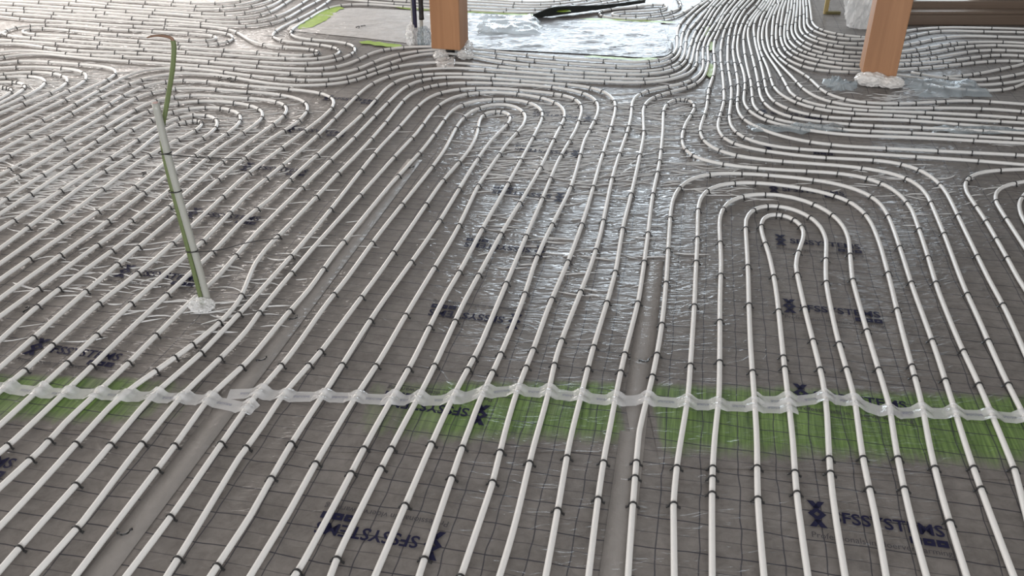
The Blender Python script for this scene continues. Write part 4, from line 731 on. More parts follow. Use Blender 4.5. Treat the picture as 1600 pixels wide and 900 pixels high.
  '59.9 83.9 113.9 161.8 191.8 218.3 238.8 274.5 296.0 305.2 320.0 331.6 357.3 381.3 391.3 403.2 427.2 455.1 475.1 509.0 536.9 554.9 586.8'),
 ('white heating pipe, second from the green patch, turning right then down to the right edge',
  '1.531,1.889 1.613,2.220 1.694,2.550 1.748,2.824 1.817,3.137 1.890,3.469 1.904,3.548 1.911,3.607 1.912,3.665 1.907,3.722 1.898,3.759 1.892,3.776 1.876,3.808 1.866,3.823 1.855,3.837 1.829,3.861 1.815,3.872 1.783,3.890 1.748,3.903 1.692,3.917 1.497,3.943 1.458,3.951 1.400,3.966 1.344,3.984 1.270,4.013 1.217,4.038 1.168,4.066 1.139,4.088 1.114,4.113 1.094,4.142 1.085,4.157 1.072,4.190 1.064,4.225 1.061,4.261 1.061,4.299 1.067,4.357 1.079,4.414 1.100,4.491 1.158,4.682 1.179,4.759 1.197,4.837 1.242,5.073 1.280,5.290 1.316,5.507 1.349,5.684 1.374,5.801 1.406,5.938 1.467,6.170 1.501,6.285 1.538,6.399 1.609,6.607 1.682,6.815 1.774,7.039 1.936,7.404',
  '74.0 110.0 146.0 177.9 195.0 203.9 216.8 238.5 266.2 282.7 291.5 320.4 328.4 348.4 368.4 404.4 422.4 450.4 480.4 506.4 574.6'),
 ('white heating pipe, third from the green patch, turning off to the right edge',
  '2.518,3.827 2.304,3.881 2.168,3.912 1.833,3.973 1.478,4.038 1.400,4.054 1.344,4.070 1.291,4.092 1.259,4.111 1.230,4.133 1.204,4.159 1.183,4.189 1.165,4.221 1.153,4.256 1.145,4.293 1.140,4.330 1.140,4.388 1.144,4.427 1.153,4.486 1.170,4.564 1.223,4.777 1.255,4.914 1.282,5.051 1.337,5.387 1.378,5.604 1.450,5.937 1.512,6.190 1.555,6.344 1.595,6.478 1.639,6.611 1.688,6.743 1.732,6.855 1.778,6.965 1.876,7.185 1.974,7.405',
  '32.0 60.1 100.2 114.1 142.2 149.6 174.9 200.9 225.0 255.0 273.1 315.1 337.2 359.2 373.2 415.3'),
 ('white heating pipe, fourth from the green patch, turning off to the right edge',
  '2.578,3.949 2.460,3.972 2.362,3.988 2.026,4.035 1.690,4.083 1.613,4.100 1.539,4.124 1.503,4.139 1.468,4.157 1.418,4.188 1.372,4.224 1.331,4.265 1.307,4.295 1.285,4.327 1.258,4.378 1.238,4.432 1.226,4.488 1.223,4.526 1.223,4.565 1.226,4.604 1.234,4.662 1.250,4.739 1.306,4.972 1.334,5.109 1.362,5.266 1.420,5.621 1.442,5.739 1.462,5.836 1.485,5.934 1.580,6.301 1.619,6.435 1.661,6.568 1.707,6.700 1.756,6.831 1.794,6.923 1.843,7.033 1.935,7.232 2.029,7.431',
  '16.0 35.9 51.9 75.9 101.6 111.4 153.9 181.2 189.2 213.1 237.1 257.0 287.0 322.9 354.9 404.8 436.7'),
 ('white heating pipe, fifth from the green patch, turning off to the right edge',
  '2.659,4.112 2.401,4.150 2.105,4.198 1.846,4.226 1.767,4.236 1.689,4.252 1.613,4.274 1.541,4.304 1.471,4.340 1.423,4.372 1.381,4.409 1.345,4.452 1.326,4.483 1.304,4.535 1.290,4.591 1.286,4.629 1.284,4.667 1.286,4.706 1.293,4.764 1.310,4.842 1.360,5.036 1.385,5.153 1.409,5.291 1.448,5.589 1.470,5.727 1.506,5.904 1.554,6.099 1.586,6.214 1.633,6.368 1.683,6.520 1.722,6.633 1.775,6.763 1.868,6.963 1.916,7.073 1.961,7.184 2.048,7.408',
  '36.1 119.7 138.6 155.6 189.0 203.1 243.1 311.2 343.3 371.3 403.3'),
 ('white heating pipe, sixth from the green patch, turning off to the right edge',
  '2.685,4.161 2.430,4.209 2.232,4.243 2.114,4.261 1.796,4.303 1.718,4.318 1.642,4.340 1.586,4.360 1.515,4.393 1.464,4.423 1.419,4.456 1.381,4.495 1.361,4.525 1.347,4.557 1.337,4.591 1.332,4.627 1.331,4.665 1.333,4.703 1.341,4.761 1.408,5.094 1.440,5.292 1.475,5.509 1.525,5.785 1.569,6.001 1.616,6.195 1.666,6.368 1.692,6.444 1.726,6.538 1.771,6.650 1.864,6.870 1.965,7.111 2.047,7.315 2.082,7.410',
  '18.0 34.0 66.1 86.1 100.0 109.9 134.9 142.0 147.3 170.4 188.4 204.4 256.4 292.5 334.5 346.5 386.5'),
 ('white heating pipe, seventh from the green patch, turning off to the right edge',
  '2.728,4.248 2.491,4.288 2.234,4.330 1.857,4.380 1.739,4.404 1.643,4.430 1.588,4.449 1.554,4.465 1.507,4.493 1.479,4.517 1.456,4.544 1.437,4.575 1.422,4.608 1.408,4.662 1.403,4.700 1.401,4.758 1.404,4.817 1.414,4.896 1.454,5.112 1.493,5.329 1.545,5.646 1.601,5.982 1.631,6.139 1.658,6.256 1.679,6.333 1.703,6.410 1.750,6.541 1.817,6.707 1.902,6.907 1.990,7.114 2.078,7.338 2.108,7.422',
  '32.1 62.1 86.1 98.1 112.0 127.0 152.9 178.7 188.7 218.8 244.8 316.9 372.6 399.0'),
 ('white heating pipe, eighth from the green patch, turning off to the right edge',
  '2.754,4.292 2.599,4.334 2.385,4.384 2.211,4.429 2.133,4.447 2.075,4.458 2.015,4.465 1.837,4.480 1.778,4.487 1.720,4.497 1.665,4.513 1.630,4.527 1.597,4.545 1.567,4.567 1.541,4.593 1.517,4.621 1.498,4.653 1.482,4.687 1.465,4.740 1.458,4.778 1.455,4.835 1.458,4.894 1.468,4.972 1.530,5.306 1.580,5.602 1.632,5.917 1.686,6.193 1.716,6.330 1.753,6.465 1.777,6.541 1.803,6.616 1.847,6.726 1.954,6.971 2.019,7.133 2.100,7.341 2.115,7.384 2.128,7.432',
  '18.0 44.0 67.9 97.8 109.5 113.3 118.9 131.8 143.1 168.4 184.4 222.4 280.4 316.4 356.1'),
 ('white heating pipe, fourth in front of the right post foot',
  '2.802,4.395 2.606,4.431 2.330,4.479 2.115,4.519 1.879,4.556 1.822,4.568 1.767,4.585 1.716,4.608 1.684,4.628 1.655,4.651 1.615,4.691 1.593,4.722 1.565,4.771 1.551,4.807 1.535,4.862 1.528,4.900 1.524,4.958 1.525,5.017 1.530,5.075 1.577,5.370 1.613,5.667 1.630,5.786 1.665,5.982 1.696,6.118 1.731,6.253 1.781,6.426 1.827,6.578 1.865,6.692 1.901,6.785 1.971,6.949 2.113,7.323 2.131,7.362 2.142,7.381 2.168,7.419',
  '24.0 57.9 65.8 77.8 97.6 109.0 118.4 129.7 158.6 174.5 218.3 232.3 296.1 344.0'),
 ('white heating pipe, third in front of the right post foot',
  '2.834,4.455 2.602,4.514 2.504,4.535 2.406,4.554 2.247,4.578 2.009,4.601 1.949,4.608 1.891,4.619 1.834,4.634 1.779,4.653 1.744,4.670 1.697,4.700 1.669,4.723 1.645,4.749 1.626,4.779 1.611,4.811 1.602,4.845 1.595,4.900 1.596,4.957 1.626,5.274 1.643,5.594 1.650,5.694 1.661,5.793 1.673,5.872 1.691,5.970 1.712,6.068 1.745,6.204 1.777,6.320 1.818,6.454 1.869,6.605 1.971,6.886 2.063,7.127 2.113,7.266 2.131,7.308 2.176,7.389 2.188,7.429',
  '16.0 36.0 62.0 92.0 99.9 113.4 127.9 133.1 152.1 170.0 252.0 312.1 353.8'),
 ('white heating pipe, second in front of the right post foot',
  '2.886,4.555 2.772,4.593 2.696,4.614 2.618,4.631 2.539,4.643 2.460,4.650 2.380,4.653 2.160,4.651 2.081,4.652 2.002,4.659 1.963,4.665 1.926,4.674 1.872,4.693 1.838,4.709 1.807,4.729 1.779,4.752 1.755,4.779 1.735,4.809 1.718,4.842 1.701,4.896 1.690,4.952 1.684,5.030 1.682,5.229 1.675,5.468 1.675,5.568 1.679,5.668 1.687,5.747 1.701,5.846 1.719,5.944 1.752,6.101 1.784,6.237 1.819,6.373 1.853,6.488 1.886,6.583 1.973,6.827 2.049,7.030 2.073,7.083 2.118,7.163 2.133,7.198 2.199,7.389 2.208,7.428 2.212,7.464',
  '14.0 33.9 59.8 87.7 114.2 140.5 150.3 212.2 353.5'),
 ('white heating pipe passing closest in front of the right post foot',
  '2.950,4.689 2.660,4.757 2.603,4.767 2.546,4.772 2.508,4.772 2.450,4.768 2.275,4.740 2.176,4.729 2.117,4.726 2.078,4.726 2.039,4.728 2.002,4.734 1.965,4.743 1.931,4.756 1.899,4.773 1.871,4.794 1.846,4.820 1.825,4.849 1.809,4.881 1.797,4.915 1.789,4.951 1.785,4.989 1.780,5.142 1.773,5.220 1.763,5.277 1.725,5.451 1.711,5.549 1.708,5.609 1.709,5.668 1.712,5.728 1.719,5.787 1.736,5.885 1.767,6.022 1.838,6.293 1.907,6.544 1.946,6.678 1.970,6.755 2.078,7.049 2.084,7.068 2.095,7.137 2.105,7.178 2.144,7.297 2.148,7.319 2.149,7.347 2.147,7.420',
  '29.8 39.4 54.8 60.7 72.6 82.5 99.8 110.7 123.2 132.5 149.8 157.6 179.3 195.1 219.0 247.0 307.1 359.4'),
 ('white heating pipe running straight into the wrapped foot of the right post',
  '3.157,5.190 3.099,5.170 3.009,5.128 2.953,5.106 2.860,5.075 2.803,5.062 2.765,5.057 2.709,5.057 2.672,5.062 2.618,5.077 2.566,5.100 2.516,5.129 2.420,5.196 2.371,5.226 2.319,5.252 2.284,5.266 2.247,5.277 2.190,5.289 2.035,5.308 1.979,5.317 1.944,5.325 1.911,5.337 1.881,5.353 1.867,5.362 1.841,5.384 1.829,5.397 1.808,5.425 1.783,5.472 1.764,5.525 1.752,5.581 1.746,5.639 1.745,5.697 1.749,5.756 1.759,5.835 1.777,5.933 1.799,6.031 1.837,6.186 1.889,6.380 1.940,6.552 2.011,6.782 2.054,6.915 2.142,7.162 2.207,7.354 2.230,7.413',
  '29.9 47.1 58.4 71.8 118.4 129.6 138.2 146.8 163.5 187.0 207.0 251.0'),
 ('white heating pipe passing directly behind the right post, first row behind it',
  '3.339,5.470 3.248,5.522 3.230,5.530 3.212,5.534 3.127,5.540 3.072,5.538 3.016,5.529 2.960,5.515 2.599,5.406 2.484,5.377 2.426,5.367 2.348,5.357 2.269,5.353 2.210,5.354 2.152,5.360 2.095,5.371 2.040,5.388 1.988,5.411 1.939,5.441 1.896,5.476 1.860,5.517 1.839,5.548 1.823,5.581 1.806,5.634 1.797,5.690 1.794,5.747 1.797,5.806 1.806,5.884 1.822,5.983 1.842,6.081 1.869,6.197 1.911,6.351 1.990,6.620 2.071,6.888 2.096,6.964 2.168,7.169 2.235,7.376',
  '12.5 21.0 30.2 35.9 45.7 55.6 65.6 77.5 87.3 134.2 149.4 158.6 169.7 181.1 190.9 216.8 244.8 330.4'),
 ('white heating pipe behind the right post, second row',
  '3.408,5.608 3.316,5.642 3.242,5.663 3.205,5.669 3.168,5.671 3.114,5.668 3.079,5.661 3.044,5.650 2.887,5.588 2.814,5.563 2.664,5.518 2.569,5.492 2.492,5.475 2.414,5.462 2.336,5.454 2.257,5.452 2.198,5.454 2.141,5.463 2.085,5.477 2.050,5.491 2.000,5.517 1.954,5.551 1.915,5.590 1.892,5.620 1.874,5.652 1.852,5.703 1.843,5.739 1.835,5.795 1.833,5.834 1.836,5.892 1.843,5.951 1.857,6.029 1.894,6.185 1.954,6.397 1.995,6.532 2.086,6.818 2.172,7.106 2.237,7.316 2.253,7.374 2.262,7.414',
  '15.7 26.8 34.0 41.4 50.8 62.2 72.0 87.7 95.6 99.6 131.0 142.5 151.9 168.6 177.9 243.5 279.5'),
 ('white heating pipe behind the right post, third row',
  '3.472,5.747 3.296,5.775 3.219,5.783 3.182,5.785 3.144,5.784 3.089,5.777 3.034,5.763 2.962,5.736 2.731,5.621 2.677,5.597 2.622,5.576 2.565,5.560 2.508,5.547 2.449,5.539 2.370,5.533 2.291,5.533 2.213,5.539 2.156,5.549 2.101,5.565 2.050,5.588 2.004,5.619 1.976,5.643 1.941,5.685 1.922,5.716 1.900,5.767 1.890,5.802 1.881,5.858 1.878,5.916 1.880,5.974 1.887,6.033 1.900,6.111 1.933,6.247 1.976,6.401 2.029,6.573 2.151,6.954 2.219,7.184 2.288,7.414',
  '23.6 33.0 42.4 51.9 79.7 85.6 93.5 99.4 142.5 151.8 159.1 166.4 170.1 177.5 196.9 220.7 284.7'),
 ('white heating pipe behind the right post, fourth row',
  '3.527,5.854 3.371,5.886 3.273,5.898 3.214,5.901 3.175,5.899 3.136,5.896 3.098,5.889 3.041,5.875 2.968,5.848 2.914,5.823 2.720,5.724 2.666,5.701 2.611,5.680 2.555,5.663 2.497,5.650 2.439,5.640 2.360,5.632 2.282,5.629 2.224,5.631 2.167,5.640 2.132,5.649 2.081,5.671 2.051,5.690 2.024,5.713 2.000,5.740 1.980,5.770 1.957,5.819 1.946,5.855 1.936,5.911 1.931,5.969 1.932,6.028 1.939,6.107 1.950,6.185 1.972,6.283 1.998,6.379 2.117,6.761 2.214,7.087 2.311,7.414',
  '29.8 45.4 53.2 63.0 68.9 84.8 94.6 100.5 104.4 141.5 150.7 157.8 166.8 178.0 189.7 231.5 299.5'),
 ('white heating pipe behind the right post, fifth row',
  '3.563,5.920 3.430,5.959 3.373,5.972 3.315,5.980 3.257,5.984 3.199,5.984 3.141,5.981 3.084,5.973 3.009,5.957 2.973,5.946 2.919,5.925 2.848,5.892 2.691,5.811 2.637,5.787 2.582,5.766 2.526,5.748 2.468,5.734 2.411,5.724 2.352,5.719 2.295,5.719 2.257,5.722 2.220,5.729 2.184,5.739 2.133,5.761 2.102,5.780 2.073,5.802 2.048,5.828 2.027,5.857 2.001,5.905 1.989,5.940 1.977,5.995 1.972,6.052 1.973,6.110 1.979,6.169 1.988,6.227 2.005,6.305 2.037,6.420 2.111,6.668 2.192,6.936 2.248,7.128 2.309,7.341 2.334,7.413',
  '25.5 50.7 58.3 64.1 71.8 83.6 95.4 138.3 145.7 156.7 167.5 176.8 227.9 243.8'),
 ('white heating pipe behind the right post, sixth row',
  '3.639,6.092 3.459,6.104 3.203,6.132 3.126,6.132 3.088,6.128 3.050,6.121 2.995,6.105 2.923,6.075 2.853,6.037 2.700,5.946 2.647,5.918 2.593,5.893 2.538,5.871 2.482,5.853 2.426,5.839 2.388,5.834 2.350,5.831 2.314,5.832 2.277,5.837 2.242,5.846 2.208,5.859 2.176,5.876 2.146,5.896 2.118,5.920 2.094,5.946 2.073,5.975 2.056,6.007 2.037,6.058 2.029,6.095 2.024,6.151 2.026,6.209 2.033,6.267 2.048,6.345 2.078,6.461 2.168,6.769 2.256,7.077 2.343,7.385',
  '30.0 66.9 80.7 92.6 102.5 150.3 157.5 161.2 168.3 186.8 240.5 294.5'),
 ('white heating pipe behind the right post, seventh row',
  '3.705,6.211 3.587,6.229 3.489,6.240 3.311,6.253 3.136,6.269 3.080,6.270 3.044,6.268 2.991,6.258 2.957,6.247 2.923,6.232 2.858,6.195 2.714,6.096 2.630,6.044 2.578,6.017 2.524,5.992 2.470,5.971 2.433,5.960 2.377,5.947 2.340,5.943 2.303,5.943 2.267,5.947 2.233,5.956 2.200,5.969 2.170,5.987 2.143,6.009 2.120,6.034 2.101,6.063 2.087,6.095 2.076,6.130 2.070,6.166 2.067,6.222 2.069,6.260 2.077,6.318 2.093,6.395 2.113,6.472 2.166,6.663 2.226,6.875 2.282,7.087 2.350,7.333 2.359,7.373 2.364,7.416',
  '17.9 39.7 70.0 80.9 94.3 102.1 146.8 159.3 174.9 185.7 240.9'),
 ('white heating pipe nearest the brown sill behind the right post',
  '3.750,6.307 3.471,6.342 3.292,6.358 3.212,6.362 3.132,6.362 3.072,6.359 3.014,6.352 2.956,6.341 2.918,6.330 2.863,6.311 2.809,6.286 2.723,6.236 2.575,6.136 2.525,6.105 2.475,6.079 2.441,6.065 2.407,6.055 2.373,6.049 2.340,6.049 2.323,6.052 2.307,6.055 2.276,6.066 2.261,6.074 2.232,6.092 2.206,6.115 2.183,6.142 2.164,6.173 2.141,6.222 2.131,6.258 2.124,6.313 2.123,6.351 2.127,6.409 2.137,6.467 2.151,6.525 2.243,6.853 2.305,7.085 2.367,7.318 2.381,7.377 2.387,7.416',
  '34.1 72.0 89.7 152.2 160.7 167.7 182.3 215.4 255.5'),
 ('white heating pipe ending behind the right post, nearest the thin yellow stick',
  '2.436,6.099 2.366,6.124 2.317,6.147 2.272,6.177 2.235,6.214 2.205,6.258 2.191,6.290 2.177,6.341 2.172,6.396 2.174,6.433 2.178,6.471 2.197,6.566 2.252,6.778 2.312,7.009 2.400,7.358 2.412,7.416',
  '3.7 14.7 20.0 30.6 35.9 56.5'),
 ('short white heating pipe fanning right from the right post, second from the loose film',
  '3.225,5.339 3.028,5.241 2.919,5.193 2.863,5.174 2.826,5.164 2.788,5.157 2.751,5.154 2.695,5.156 2.658,5.162 2.622,5.173 2.588,5.187 2.555,5.205 2.523,5.226 2.478,5.263 2.435,5.302',
  '22.0 33.9 43.6 55.0 66.2 81.4'),
 ('short white heating pipe fanning right from the right post, third from the loose film',
  '3.310,5.530 3.272,5.519 3.253,5.509 3.186,5.462 3.136,5.433 2.944,5.331 2.837,5.279 2.783,5.257 2.728,5.238 2.672,5.224 2.596,5.208',
  '26.0 35.9 53.6 59.5 67.2 78.9'),
 ('short white heating pipe bordering the shiny loose film right of the right post',
  '3.110,5.152 3.062,5.120 2.955,5.035 2.908,5.003 2.875,4.985 2.840,4.971 2.805,4.961 2.769,4.954 2.732,4.952 2.695,4.954 2.659,4.960 2.605,4.977 2.570,4.991 2.519,5.018 2.420,5.081',
  '25.1 34.5 47.4 54.8 66.3 74.1 78.0'),
 ('white heating pipe entering at the right edge, outermost of three turns there',
  '1.777,2.214 1.800,2.413 1.825,2.631 1.843,2.749 1.858,2.828 1.888,2.964 1.933,3.179 1.955,3.297 1.990,3.513 2.004,3.570 2.024,3.625 2.052,3.674 2.075,3.704 2.088,3.717 2.102,3.729 2.132,3.750 2.148,3.759 2.183,3.774 2.238,3.788 2.296,3.797 2.375,3.803 2.495,3.807',
  '73.9 89.9 105.8 119.8 147.2 152.8 173.5'),
 ('white heating pipe entering at the right edge, middle of three turns there',
  '1.939,2.751 2.001,3.065 2.062,3.379 2.082,3.455 2.104,3.508 2.123,3.541 2.134,3.556 2.159,3.584 2.188,3.608 2.219,3.627 2.254,3.644 2.290,3.657 2.347,3.672 2.425,3.688',
  '54.0 71.8 98.3'),
 ('white heating pipe entering at the right edge, innermost of three turns there',
  '2.033,2.971 2.111,3.277 2.128,3.334 2.149,3.388 2.175,3.440 2.208,3.488 2.258,3.547 2.327,3.618',
  '54.9'),
]

PR, PZ = 0.0083, 0.0116
def clip_mesh():
    """black tacker clip: thin arch over the pipe, two barbed feet turned outwards"""
    prof = []
    for k in range(9):
        a = math.pi * k / 8
        prof.append((math.cos(a) * 0.0100, PZ + math.sin(a) * 0.0100))
    prof = [(0.0175, 0.0022), (0.0150, 0.0046), (0.0112, 0.0056)] + prof + [(-0.0112, 0.0056), (-0.0150, 0.0046), (-0.0175, 0.0022)]
    n = len(prof); V, Fc = [], []
    w = [0.0034, 0.0029, 0.0025] + [0.0023] * 9 + [0.0025, 0.0029, 0.0034]
    for i, (x, z) in enumerate(prof):
        p0 = prof[max(i - 1, 0)]; p1 = prof[min(i + 1, n - 1)]
        d = Vector((p1[0] - p0[0], p1[1] - p0[1])).normalized(); nx, nz = d.y, -d.x
        t = 0.0016
        for sx, sy in ((t, w[i]), (-t, w[i]), (-t, -w[i]), (t, -w[i])):
            V.append((x + nx * sx, sy, z + nz * sx))
    for i in range(n - 1):
        for k in range(4):
            Fc.append((i * 4 + k, (i + 1) * 4 + k, (i + 1) * 4 + (k + 1) % 4, i * 4 + (k + 1) % 4))
    Fc.append((0, 1, 2, 3)); Fc.append(tuple((n - 1) * 4 + k for k in (3, 2, 1, 0)))
    me = bpy.data.meshes.new('clip'); me.from_pydata(V, [], Fc); me.materials.append(M_CLIP)
    return me
CLIP = clip_mesh()
pipe_samples = []
for label, spts, sclips in PIPES:
    P = np.array([[float(c) for c in q.split(',')] for q in spts.split()])
    Q = crom(P, lambda d: max(1, int(round(d / 0.035))))
    seg = np.linalg.norm(np.diff(Q, axis=0), axis=1); cum = np.r_[0, np.cumsum(seg)]
    path = [(x, y, PZ + 0.0010 * noise.noise(Vector((x * 2.5, y * 2.5, 9)))) for x, y in Q]
    V, Fc = tube(path, PR, 10)
    o = mesh_obj('heating_pipe', V, Fc, M_PIPE, None, True)
    tag(o, label, 'pipe', 'white heating pipes clipped to the floor')
    pipe_samples.append(Q)
    for s in sclips.split():
        s = float(s) / 100
        i = int(np.clip(np.searchsorted(cum, s), 1, len(Q) - 1))
        t = (s - cum[i - 1]) / max(seg[i - 1], 1e-6)
        p = Q[i - 1] + (Q[i] - Q[i - 1]) * t; d = Q[i] - Q[i - 1]
        c = bpy.data.objects.new('clip', CLIP); col.objects.link(c)
        c.location = (p[0], p[1], 0)
        c.rotation_euler = (0, 0, math.atan2(d[1], d[0]) - math.pi / 2 + random.uniform(-0.12, 0.12))
        c.parent = o
ALLP = np.vstack(pipe_samples)

# ------------------------------------------------------------------ clear tape over the cross joint
def pipe_dist(x, y):
    d = ALLP - np.array((x, y)); return math.sqrt(float((d * d).sum(axis=1).min()))
def make_tape(pts, label, seed):
    P = crom(np.array(pts), 30)
    seg = np.linalg.norm(np.diff(P, axis=0), axis=1); cum = np.r_[0, np.cumsum(seg)]
    n = int(cum[-1] / 0.006); s = np.linspace(0, cum[-1], n)
    Q = np.c_[np.interp(s, cum, P[:, 0]), np.interp(s, cum, P[:, 1])]
    V, Fc, na = [], [], 8
    for i, (x, y) in enumerate(Q):
        d = Q[min(i + 1, n - 1)] - Q[max(i - 1, 0)]; d /= np.linalg.norm(d)
        h = pipe_dist(x, y)
        pinch = 1.0 + 0.10 * noise.noise(Vector((s[i] * 9, seed, 0)))
        near = max(0.0, 1 - h / 0.035)
        for j in range(na + 1):
            t = -1 + 2 * j / na
            off = t * 0.025 * (pinch + 0.35 * near * abs(t))
            px, py = x + d[1] * off, y - d[0] * off
            hh = pipe_dist(px, py)
            z = 0.0050 + max(0.0, 0.0165 - max(0.0, hh - 0.0075) * 0.75)
            crk = noise.noise(Vector((px * 60, py * 60, seed))) * (0.0008 + 0.0042 * near) + near * abs(t) * 0.002 * noise.noise(Vector((px * 150, py * 150, seed)))
            V.append((px, py, z + abs(crk)))
    m = na + 1
    Fc = [(i * m + j, i * m + j + 1, (i + 1) * m + j + 1, (i + 1) * m + j) for i in range(n - 1) for j in range(na)]
    o = mesh_obj('joint_tape', V, Fc, M_TAPE, None, True)
    tag(o, label, 'tape', 'clear printed tape along the cross joint')
    # small blue print on the flat stretches
    i = 6
    while i < n - 12:
        x, y = Q[i]
        if pipe_dist(*Q[i]) > 0.028 and pipe_dist(*Q[min(i + 5, n - 1)]) > 0.02:
            d = Q[i + 1] - Q[i]
            q = bpy.data.objects.new('tape_print', TAPETXT); col.objects.link(q)
            q.location = (x, y - 0.006, 0.0075); q.rotation_euler = (0, 0, math.atan2(d[1], d[0])); q.parent = o
            i += 16
        i += 1
    return o
TAPETXT = text_mesh('SFSSYSTEMS', 0.013, 0.048)
TAPETXT.materials.append(M_TAPEPRINT)
make_tape([(-1.679, 2.167), (-1.520, 2.141), (-1.394, 2.119), (-1.247, 2.113), (-1.099, 2.100), (-0.951, 2.088), (-0.850, 2.067), (-0.751, 2.034)], 'left length of clear tape over the pipes, torn end beside the second tape', 1.0)
make_tape([(-0.850, 2.113), (-0.768, 2.116), (-0.683, 2.103), (-0.564, 2.100), (-0.467, 2.094), (-0.342, 2.085), (-0.190, 2.085), (-0.096, 2.113), (0.000, 2.128), (0.115, 2.116), (0.210, 2.097), (0.304, 2.082), (0.399, 2.082), (0.520, 2.067), (0.612, 2.058), (0.705, 2.052), (0.834, 2.043)], 'long middle length of clear printed tape crossing over the pipes', 2.0)
make_tape([(0.730, 2.079), (0.825, 2.079), (0.933, 2.091), (1.012, 2.070), (1.091, 2.028), (1.193, 2.025), (1.283, 2.019), (1.391, 2.010), (1.486, 1.996), (1.618, 1.984)], 'right length of clear tape crossing over the pipes to the right edge', 3.0)

# ------------------------------------------------------------------ raised creases of the loose film, whitened to paint in their glints
def add_crease(V, Fc, x, y, ang, length, width, height, bend):
    n = 7; b0 = len(V)
    for i in range(n):
        t = -1 + 2 * i / (n - 1)
        a = ang + bend * t
        px = x + math.cos(ang) * length * 0.5 * t - math.sin(ang) * bend * length * 0.25 * t * t
        py = y + math.sin(ang) * length * 0.5 * t + math.cos(ang) * bend * length * 0.25 * t * t
        e = max(0.0, 1 - t * t) ** 0.7
        g = ground_z(px, py)
        cx_, cy_ = -math.sin(a) * width * (0.25 + 0.75 * e), math.cos(a) * width * (0.25 + 0.75 * e)
        V.append((px - cx_, py - cy_, g + 0.0004)); V.append((px, py, g + 0.0008 + height * e)); V.append((px + cx_ * 1.6, py + cy_ * 1.6, g + 0.0004))
    for i in range(n - 1):
        for j in range(2):
            q = b0 + i * 3 + j
            Fc.append((q, q + 3, q + 4, q + 1))
rc = random.Random(21)
crease_bins = {k: ([], []) for k in sheets_far}
def sheet_of(x, y):
    u, v = xy2uv(x, y)
    for k in range(9):
        if SEAMS[k] <= u < SEAMS[k + 1]: return k
    return None
made = 0; tries = 0
while made < 2100 and tries < 60000:
    tries += 1
    x = rc.uniform(-3.4, 3.4); y = rc.uniform(2.25, 6.3)
    if abs(x) > 0.62 * y + 0.3: continue
    w = wrinkle(x, y)
    if rc.random() > max(0.0, w - 0.16) ** 1.7: continue
    if -0.3 < x < 1.1 and y > 5.5: continue
    k = sheet_of(x, y)
    if k is None: continue
    ang = rc.gauss(R(2), R(13)) + 0.5 * noise.noise(Vector((x * 2.2, y * 2.2, 8)))
    f = rc.random()
    add_crease(*crease_bins[k], x, y, ang, rc.uniform(0.04, 0.17) * (0.7 + 0.6 * w), rc.uniform(0.0016, 0.0044), rc.uniform(0.0012, 0.0040), rc.gauss(0, 0.4))
    made += 1
for k, (cv, cf) in crease_bins.items():
    if not cv: continue
    o = mesh_obj('film_creases', cv, cf, M_CREASE, sheets_far[k], True)
    o['kind'] = 'stuff'

# ------------------------------------------------------------------ crumpled film pieces
def crumple(name, loc, size, mat, seed, sub=4, parent=None, sharp=0.5, freq=2.2):
    bm = bmesh.new()
    bmesh.ops.create_icosphere(bm, subdivisions=sub, radius=1.0)
    for v in bm.verts:
        p = v.co.copy()
        r = 1.0 - sharp * abs(noise.noise(p * freq + Vector((seed, 0, 0)))) - 0.5 * sharp * abs(noise.noise(p * freq * 2.7 + Vector((0, seed, 0))))
        v.co = Vector((p.x * r * size[0], p.y * r * size[1], max(-0.98, p.z) * r * size[2] + size[2] * 0.62))
        v.co.z = max(v.co.z, 0.003)
    o = bm_obj(name, bm, mat, parent)
    o.location = loc
    return o

def crumple_sheet(name, x0, x1, y0, y1, mat, amp, seed, step=0.02, fx=5.0, fy=9.0, z0=0.004, edge=0.12):
    nx, ny = int((x1 - x0) / step), int((y1 - y0) / step)
    V, wv = [], []
    for j in range(ny + 1):
        for i in range(nx + 1):
            s, t = i / nx, j / ny
            x = x0 + (x1 - x0) * s + 0.05 * noise.noise(Vector((t * 5, seed, s * 2)))
            y = y0 + (y1 - y0) * t + 0.05 * noise.noise(Vector((s * 5, seed + 7, t * 2)))
            e = min(1, min(s, 1 - s, t, 1 - t) / edge)
            rid = (1 - abs(noise.noise(Vector((x * fx, y * fy, seed))))) ** 3
            rid2 = (1 - abs(noise.noise(Vector((x * fx * 2.6 + y * 3, y * fy * 1.6, seed + 3))))) ** 4
            V.append((x, y, z0 + amp * e * (0.7 * rid + 0.4 * rid2)))
            wv.append(0.35)
    m = nx + 1
    Fc = [(j * m + i, j * m + i + 1, (j + 1) * m + i + 1, (j + 1) * m + i) for j in range(ny) for i in range(nx)]
    o = mesh_obj(name, V, Fc, mat, None, True)
    attr(o.data, 'wrinkle', wv)
    return o

